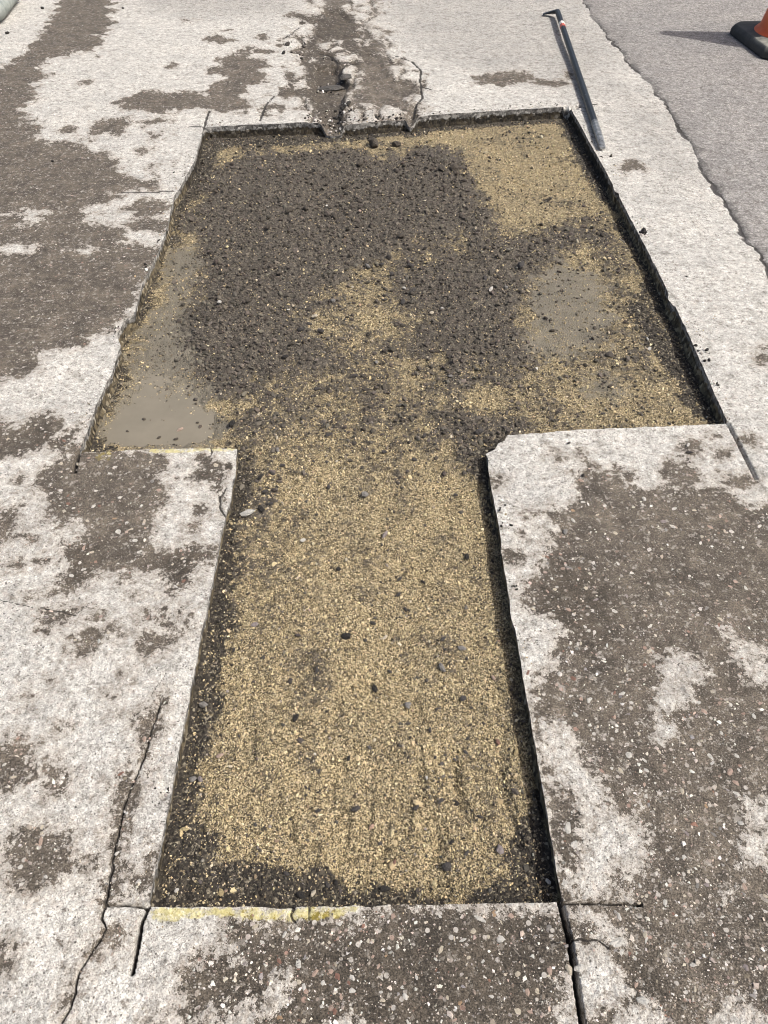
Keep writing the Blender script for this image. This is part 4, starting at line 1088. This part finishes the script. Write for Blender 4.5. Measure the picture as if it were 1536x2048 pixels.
# ------------------------------------------------------------------ aggregate stones standing proud of the paving (parts of it)
EMB = [(1257, 1507, 21, WHITE), (1225, 1536, 14, WHITE), (1242, 1540, 17, CREAM), (1461, 1542, 22, PINK), (1480, 1540, 15, WHITE), (1473, 1563, 17, PINK), (1475, 1585, 18, WHITE), (1101, 1555, 22, WHITE), (1131, 1767, 24, WHITE),
       (1137, 1654, 28, WHITE), (1150, 1687, 21, WHITE), (961, 1837, 25, WHITE), (988, 1826, 21, ORANGE), (1022, 1831, 19, PINK), (1001, 1877, 23, WHITE), (965, 1925, 26, WHITE), (1118, 1883, 17, WHITE), (1099, 1854, 15, GREY), (1036, 1948, 19, CREAM),
       (1074, 1980, 21, CREAM), (1055, 1984, 17, PINK), (1034, 2022, 23, CREAM), (1099, 1942, 20, PINK), (1236, 1885, 36, WHITE), (1261, 1906, 17, RED), (1137, 1938, 25, CREAM), (1160, 1936, 25, WHITE), (1286, 2003, 30, WHITE), (1240, 1833, 17, WHITE),
       (522, 1883, 15, WHITE), (569, 1868, 14, WHITE), (558, 1922, 14, RED), (598, 1928, 25, WHITE), (675, 1952, 21, RED), (662, 1943, 15, PINK), (704, 1955, 15, WHITE), (492, 1883, 11, WHITE), (546, 1892, 10, CREAM), (646, 1966, 15, WHITE), (778, 1893, 16, WHITE),
       (871, 1918, 12, WHITE), (242, 1548, 14, RED), (190, 1476, 14, WHITE), (188, 1644, 20, WHITE), (82, 1684, 18, PINK), (93, 1754, 12, WHITE), (42, 1735, 14, WHITE), (220, 947, 12, WHITE), (121, 981, 13, WHITE), (237, 1063, 18, WHITE), (253, 1046, 14, WHITE),
       (260, 1060, 13, CREAM), (303, 1075, 13, WHITE), (278, 1105, 17, WHITE), (184, 1104, 12, CREAM), (147, 1016, 11, WHITE), (136, 1007, 11, RED), (367, 1161, 12, RED), (351, 1172, 10, WHITE), (318, 980, 12, PINK), (270, 1081, 16, WHITE), (160, 1125, 11, WHITE), (335, 1090, 12, WHITE),
       (1146, 1041, 14, WHITE), (1195, 1030, 12, CREAM), (1344, 1053, 15, WHITE), (1440, 1032, 18, PINK), (1463, 1063, 15, WHITE), (1235, 1127, 12, WHITE), (1187, 1126, 12, WHITE), (1380, 1150, 11, WHITE), (1470, 1162, 18, PINK), (1095, 1115, 13, RED), (1229, 1222, 16, WHITE), (1185, 1222, 13, WHITE),
       (1137, 1220, 13, PINK), (1168, 1253, 14, WHITE), (1209, 1317, 11, WHITE), (1117, 1316, 13, WHITE), (1056, 1345, 13, RED), (1147, 1355, 15, RED), (1260, 1358, 12, PINK), (1178, 1398, 16, WHITE), (1140, 1390, 14, WHITE), (1075, 1395, 18, WHITE), (1068, 1440, 12, WHITE), (1088, 1445, 18, WHITE), (1130, 1443, 13, WHITE), (1410, 1422, 18, PINK)]
emb_pts = [(px, py, s, c) for px, py, s, c in EMB]
tries = 0
while len(emb_pts) < 300 and tries < 60000:
    tries += 1
    px = random.uniform(0, 1536); py = random.uniform(820, 2046)
    x, y = gnd(px, py); xa, ya = np.array([float(x)]), np.array([float(y)])
    if hole_area.sd(xa, ya)[0] > -.012: continue
    if mud_field(xa, ya)[0] < .004: continue
    if any(abs(px - q[0]) < 12 and abs(py - q[1]) < 9 for q in emb_pts): continue
    emb_pts.append((px, py, random.uniform(9.5, 17) * (.75 + .25 * py / 2048), random.choices([WHITE, CREAM, PINK, GREY, RED, ORANGE, MAUVE], [6, 3, 2, 1.6, .7, .4, .8])[0]))
def pave_z(xa, ya):
    return pave_height(xa, ya, (mud_field(xa, ya), groove_field(xa, ya)[0], *joint_field(xa, ya)[:2]))
ex_ = np.array([q[0] for q in emb_pts]); ey_ = np.array([q[1] for q in emb_pts])
wx, wy = gnd(ex_, ey_); wz = pave_z(wx, wy)
for (px, py, s, c), x, y, z in zip(emb_pts, wx, wy, wz):
    r = s * .5 * mpp(px, py)
    o = stone_object('stone', x, y, z - r * .06, r, c, None, .48, parent=pavement)
    o.rotation_euler = (random.uniform(-.12, .12), random.uniform(-.12, .12), random.uniform(0, 6.28))

# the many smaller ones
sx_ = RNG.uniform(-20, 1556, 70000); sy_ = RNG.uniform(0, 2060, 70000)
wx, wy = gnd(sx_, sy_)
mm = mud_field(wx, wy)
pr = np.where(mm > .003, .46, .05) * (.5 + 1.0 * vnoise(wx * 9, wy * 9, 431))
sel = (hole_area.sd(wx, wy) < -.006) & (RNG.uniform(0, 1, wx.size) < pr) & (lane_side(wx, wy) < -.01)
wx, wy = wx[sel], wy[sel]; wz = pave_z(wx, wy)
d_ = np.sqrt(wx ** 2 + wy ** 2 + CAM_H ** 2)
sr = .0017 * np.exp(RNG.normal(0, .58, wx.size)) * (.55 + .33 * d_)
sr = np.minimum(sr, .0075)
sr = np.where(mud_field(wx, wy) < .003, np.minimum(sr, .003), sr)
st = palette(wx.size, [WHITE, (.56, .50, .43), (.44, .35, .30), GREY, (.36, .32, .28), (.22, .13, .10), (.20, .17, .14)], [5, 3, 1.6, 2.5, 4.5, .35, 5])
scatter('small_stones', wx, wy, wz - sr * .05, sr, st, FLAKES, grain_mat, pavement, (.35, .65))

# crumbs of pale and black asphalt on the broken rim and in the hollow
bx_, by_ = [], []
for (px, py, n, sp) in [(240, 662, 26, 10), (1280, 468, 22, 9), (1394, 706, 22, 10), (770, 241, 26, 22), (332, 1577, 14, 9), (660, 235, 50, 24), (600, 100, 30, 30), (690, 215, 40, 16), (655, 160, 26, 14), (1407, 722, 10, 6), (1428, 770, 8, 6), (995, 1050, 20, 12), (720, 248, 40, 28), (1000, 1010, 12, 14), (300, 535, 14, 8), (1020, 1180, 16, 14)]:
    q = RNG.normal(0, 1, (n, 2)) * sp * np.array([1, .45]) + np.array([px, py])
    a, b = gnd(q[:, 0], q[:, 1]); bx_.append(a); by_.append(b)
bx_ = np.concatenate(bx_); by_ = np.concatenate(by_)
sel = hole_area.sd(bx_, by_) < -.004
bx_, by_ = bx_[sel], by_[sel]
br = .0042 * np.exp(RNG.normal(0, .4, bx_.size)) * (.5 + .28 * np.sqrt(bx_ ** 2 + by_ ** 2))
bt = palette(bx_.size, [(.03, .028, .027), (.06, .055, .05), WHITE, (.3, .28, .26)], [4, 2, 3, 2])
scatter('asphalt_crumbs', bx_, by_, pave_z(bx_, by_) + br * .3, br, bt, CLODS, grain_mat, pavement, (.6, 1.0))

q = RNG.integers(0, len(HOLE), 5200)
off = np.abs(RNG.normal(0, .045, (5200, 1))) * RNG.choice([-1, 1], (5200, 1))
ang = RNG.uniform(0, 6.283, 5200)
rx_ = HOLE[q, 0] + off[:, 0] * np.cos(ang); ry_ = HOLE[q, 1] + off[:, 0] * np.sin(ang)
sel = (hole_area.sd(rx_, ry_) < -.005) & (vnoise(rx_ * 6, ry_ * 6, 451) > .42)
rx_, ry_ = rx_[sel], ry_[sel]
rr_ = .0011 * np.exp(np.clip(RNG.normal(0, .5, rx_.size), -1, 1.2)) * (.6 + .35 * np.sqrt(rx_ ** 2 + ry_ ** 2))
rt_ = palette(rx_.size, [(.04, .037, .034), (.12, .105, .085), (.42, .34, .21), (.5, .48, .45), (.22, .19, .16)], [3, 3, 3, 1.5, 2])
scatter('rim_crumbs', rx_, ry_, pave_z(rx_, ry_) + rr_ * .3, rr_, rt_, GRAINS, grain_mat, pavement, (.6, 1.0))

# two slabs of asphalt broken loose in the worn hollow
def slab_chunk(px, py, w, d, h, rot, label):
    x, y = gnd(px, py); xa, ya = np.array([float(x)]), np.array([float(y)])
    bm = hull(24, .45, int(px * 7 + py)); me = bpy.data.meshes.new('asphalt_chunk'); bm.to_mesh(me); bm.free(); me.materials.append(stone_mat)
    o = bpy.data.objects.new('asphalt_chunk', me); COL.objects.link(o)
    o.location = (float(x), float(y), float(pave_z(xa, ya)[0]) + h * .3); o.scale = (w, d, h * 2); o.rotation_euler = (.08, -.05, rot)
    o.color = (.12, .115, .11, 1); o['label'] = label; o['category'] = 'asphalt chunk'
slab_chunk(661, 161, .075, .035, .016, .1, 'dark broken asphalt chunk in the worn hollow above the cut')
slab_chunk(692, 152, .045, .04, .014, 1.1, 'flat asphalt chunk at the right rim of the worn hollow')

# ------------------------------------------------------------------ pry bar
def tube_rings(rings, sides=6, rot=0.0):
    """rings: (centre, half width, half height) along local X -> verts, faces with end caps"""
    bm = bmesh.new(); rows = []
    for (c, hw, hh) in rings:
        row = []
        for k in range(sides):
            a = rot + k / sides * 2 * math.pi
            row.append(bm.verts.new((c[0], c[1] + hw * math.cos(a), c[2] + hh * math.sin(a))))
        rows.append(row)
    for r0, r1 in zip(rows[:-1], rows[1:]):
        for k in range(sides):
            bm.faces.new((r0[k], r0[(k + 1) % sides], r1[(k + 1) % sides], r1[k]))
    bm.faces.new(rows[0][::-1]); bm.faces.new(rows[-1])
    bmesh.ops.recalc_face_normals(bm, faces=bm.faces)
    return bm

def bm_obj(name, bm, mat, parent=None, bevel=0.0, smooth=False):
    if bevel:
        es = [e for e in bm.edges if len(e.link_faces) == 2 and e.calc_face_angle(0) > .45]
        bmesh.ops.bevel(bm, geom=es, offset=bevel, segments=2, affect='EDGES', profile=.6)
    me = bpy.data.meshes.new(name); bm.to_mesh(me); bm.free(); me.materials.append(mat)
    if smooth:
        for p in me.polygons: p.use_smooth = True
    o = bpy.data.objects.new(name, me); COL.objects.link(o)
    if parent: o.parent = parent
    return o

steel, sT, sB, sN = plain_material('blue_black_steel', (.018, .022, .028), (.034, .040, .049), 26, .45, .5, .2)
_co = sT.coord()
_w = sT.step(sT.noise(_co, 38, 6, .7), .64, .70)
_src = sB.inputs['Base Color'].links[0].from_socket
_mx = sT.mix(sT.math('MULTIPLY', _w, .75), _src, (.42, .44, .46)); sT.link(_mx, sB.inputs['Base Color'])
bright, *_ = plain_material('worn_bright_steel', (.10, .105, .11), (.36, .37, .38), 60, .42, .5, .4, .001)
red, *_ = plain_material('red_tape', (.42, .09, .07), (.60, .16, .12), 90, .6)
whitep, *_ = plain_material('white_tape', (.62, .58, .54), (.74, .70, .66), 90, .6)

near = Vector((*map(float, gnd(1204, 302)), 0)); far = Vector((*map(float, gnd(1112, 34)), 0))
bar_len = (near - far).length
bar = bpy.data.objects.new('pry_bar', None); COL.objects.link(bar)
bar.location = far + Vector((0, 0, .036))
d = (near - far); bar.rotation_euler = (0, math.atan2(.027 - .006, bar_len), math.atan2(d.y, d.x))
bar['label'] = 'long blue-black steel pry bar lying beside the far right corner of the cut'; bar['category'] = 'pry bar'
L = bar_len; R = .0148
bm_obj('shaft', tube_rings([((.36, 0, 0), R, R), ((L * .5, 0, 0), R, R), ((L - .26, 0, 0), R, R)], 8, math.pi / 8), steel, bar, .0012)
bm_obj('chisel_tip', tube_rings([((L - .26, 0, 0), R, R), ((L - .17, 0, 0), R * 1.05, R * .98), ((L - .07, 0, .000), R * 1.0, R * .72), ((L - .008, 0, -.003), R * .85, .0055), ((L, 0, -.0035), R * .8, .0042)], 8, math.pi / 8), bright, bar, .001)
bm_obj('tape_band', tube_rings([((.27, 0, 0), R * 1.03, R * 1.03), ((.315, 0, 0), R * 1.03, R * 1.03)], 8, math.pi / 8), whitep, bar)
bm_obj('tape_band', tube_rings([((.315, 0, 0), R * 1.04, R * 1.04), ((.36, 0, 0), R * 1.04, R * 1.04)], 8, math.pi / 8), red, bar)
bm_obj('neck', tube_rings([((.045, 0, 0), R * .98, R * .98), ((.16, 0, 0), R, R), ((.27, 0, 0), R, R)], 8, math.pi / 8), steel, bar, .0012)
# claw: bends aside and down to the road (local -Y is the photo's left)
claw = []
for k in range(9):
    t = k / 8; a = t * 1.35
    claw.append((Vector((.045 - .075 * math.sin(a) * .8, -.085 * (1 - math.cos(a)) * 1.1, -.026 * t ** 1.5)), R * (1 + .35 * t), R * (1 - .72 * t), a))
bm = bmesh.new(); rows = []
for c, hw, hh, a in claw:
    row = []
    for k in range(8):
        th = math.pi / 8 + k / 4 * math.pi
        side = Vector((math.sin(a), math.cos(a), 0)) if False else Vector((-math.sin(a), math.cos(a), 0))
        row.append(bm.verts.new(c + side * (hw * math.cos(th)) + Vector((0, 0, hh * math.sin(th)))))
    rows.append(row)
for r0, r1 in zip(rows[:-1], rows[1:]):
    for k in range(8): bm.faces.new((r0[k], r0[(k + 1) % 8], r1[(k + 1) % 8], r1[k]))
bm.faces.new(rows[0][::-1]); bm.faces.new(rows[-1])
bmesh.ops.recalc_face_normals(bm, faces=bm.faces)
bm_obj('claw', bm, steel, bar)

# ------------------------------------------------------------------ traffic cone
rubber, rT, rB, rN = plain_material('dusty_black_rubber', (.040, .042, .042), (.075, .077, .074), 14, .8, .3)
_co = rT.coord()
_sx = rT.n('ShaderNodeSeparateXYZ'); rT.link(_co, _sx.inputs[0])
_up = rT.step(_sx.outputs[2], .030, .055)
_fr = rT.step(rT.math('ADD', rT.math('MULTIPLY', _sx.outputs[1], -1.0), rT.math('MULTIPLY', rT.math('SUBTRACT', rT.noise(_co, 9, 4), .5), .5)), .05, .14)
_dust = rT.math('MULTIPLY', rT.math('MULTIPLY', _up, rT.lin(_fr, 0, 1, .10, 1)), rT.lin(rT.noise(_co, 30, 4), .3, .6, .5, 1))
_src = rB.inputs['Base Color'].links[0].from_socket
rT.link(rT.mix(rT.math('MULTIPLY', _dust, .85), _src, (.34, .335, .29)), rB.inputs['Base Color'])
orange, oT, oB, oN = plain_material('orange_cone_plastic', (.66, .115, .030), (.74, .145, .040), 18, .5, .4)
cone = bpy.data.objects.new('traffic_cone', None); COL.objects.link(cone)
CX, CY = 2.145, 4.56
xa, ya = np.array([CX - .2]), np.array([CY])
cone.location = (CX, CY, float(pave_z(xa, ya)[0]) + .002)
cone.rotation_euler = (0, 0, math.radians(4))
cone['label'] = 'orange traffic cone with a dusty black rubber base'; cone['category'] = 'traffic cone'
bm = bmesh.new()
def slab(bm, half, cut, z): 
    pts = [(half - cut, -half), (half, -half + cut), (half, half - cut), (half - cut, half), (-half + cut, half), (-half, half - cut), (-half, -half + cut), (-half + cut, -half)]
    return [bm.verts.new((x, y, z)) for x, y in pts]
r0 = slab(bm, .262, .05, 0); r1 = slab(bm, .262, .05, .028); r2 = slab(bm, .250, .048, .050); r3 = slab(bm, .21, .04, .056)
for p, q in ((r0, r1), (r1, r2), (r2, r3)):
    for k in range(8): bm.faces.new((p[k], p[(k + 1) % 8], q[(k + 1) % 8], q[k]))
bm.faces.new(r0[::-1]); bm.faces.new(r3)
bmesh.ops.recalc_face_normals(bm, faces=bm.faces)
bm_obj('base', bm, rubber, cone, .006)
bm = bmesh.new(); rows = []
prof = [(.215, .056), (.208, .064), (.196, .072), (.190, .09), (.045, .86), (.040, .885), (.032, .892)]
for rr, z in prof:
    rows.append([bm.verts.new((rr * math.cos(k / 40 * 2 * math.pi), rr * math.sin(k / 40 * 2 * math.pi), z)) for k in range(40)])
for p, q in zip(rows[:-1], rows[1:]):
    for k in range(40): bm.faces.new((p[k], p[(k + 1) % 40], q[(k + 1) % 40], q[k]))
bm.faces.new(rows[-1])
bmesh.ops.recalc_face_normals(bm, faces=bm.faces)
bm_obj('cone_body', bm, orange, cone, 0, True)

# ------------------------------------------------------------------ ribbed hose end in the far left corner
hosem, hT, hB, hN = plain_material('grey_green_ribbed_hose', (.21, .235, .22), (.36, .385, .365), 12, .5, .4)
blackm, *_ = plain_material('black_rubber_lip', (.020, .021, .021), (.035, .036, .036), 20, .7)
hose = bpy.data.objects.new('ribbed_hose', None); COL.objects.link(hose)
hx, hy = -2.225, 5.40
hose.location = (hx, hy, 0.002); hose['label'] = 'grey-green ribbed hose end lying in the far left corner'; hose['category'] = 'hose'
path = []
for k in range(181):
    q = k / 180 * 1.3
    if q < .40: p = Vector((.13 * q, -.99 * q, .058)); 
    elif q < .40 + .16 * 1.57:
        a = (q - .40) / .16; p = Vector((.052 - .16 * (1 - math.cos(a)) , -.396 - .16 * math.sin(a), .058))
    else: p = Vector((.052 - .16 - (q - .40 - .2512), -.556, .058))
    path.append((p, q))
bm = bmesh.new(); rows = []
for i, (c, s) in enumerate(path):
    p0 = path[max(0, i - 1)][0]; p1 = path[min(180, i + 1)][0]
    tng = (p1 - p0).normalized(); sd_ = tng.cross(Vector((0, 0, 1))).normalized(); up = sd_.cross(tng)
    rr = .056 + (.0035 if i % 3 == 0 else -.0025)
    rows.append([bm.verts.new(c + sd_ * (rr * math.cos(k / 18 * 6.28319)) + up * (rr * .92 * math.sin(k / 18 * 6.28319))) for k in range(18)])
for p, q in zip(rows[:-1], rows[1:]):
    for k in range(18): bm.faces.new((p[k], p[(k + 1) % 18], q[(k + 1) % 18], q[k]))
bm.faces.new(rows[-1])
bmesh.ops.recalc_face_normals(bm, faces=bm.faces)
bm_obj('hose_body', bm, hosem, hose, 0, True)
bm = bmesh.new(); rows = []
for (rr, yy) in ((.046, -.02), (.060, -.02), (.062, .012), (.050, .014), (.044, .0)):
    rows.append([bm.verts.new((rr * math.cos(k / 18 * 6.28319), yy, .058 + rr * .92 * math.sin(k / 18 * 6.28319))) for k in range(18)])
for p, q in zip(rows[:-1], rows[1:]):
    for k in range(18): bm.faces.new((p[k], p[(k + 1) % 18], q[(k + 1) % 18], q[k]))
bm.faces.new(rows[-1])
bmesh.ops.recalc_face_normals(bm, faces=bm.faces)
bm_obj('end_lip', bm, blackm, hose, 0, True)
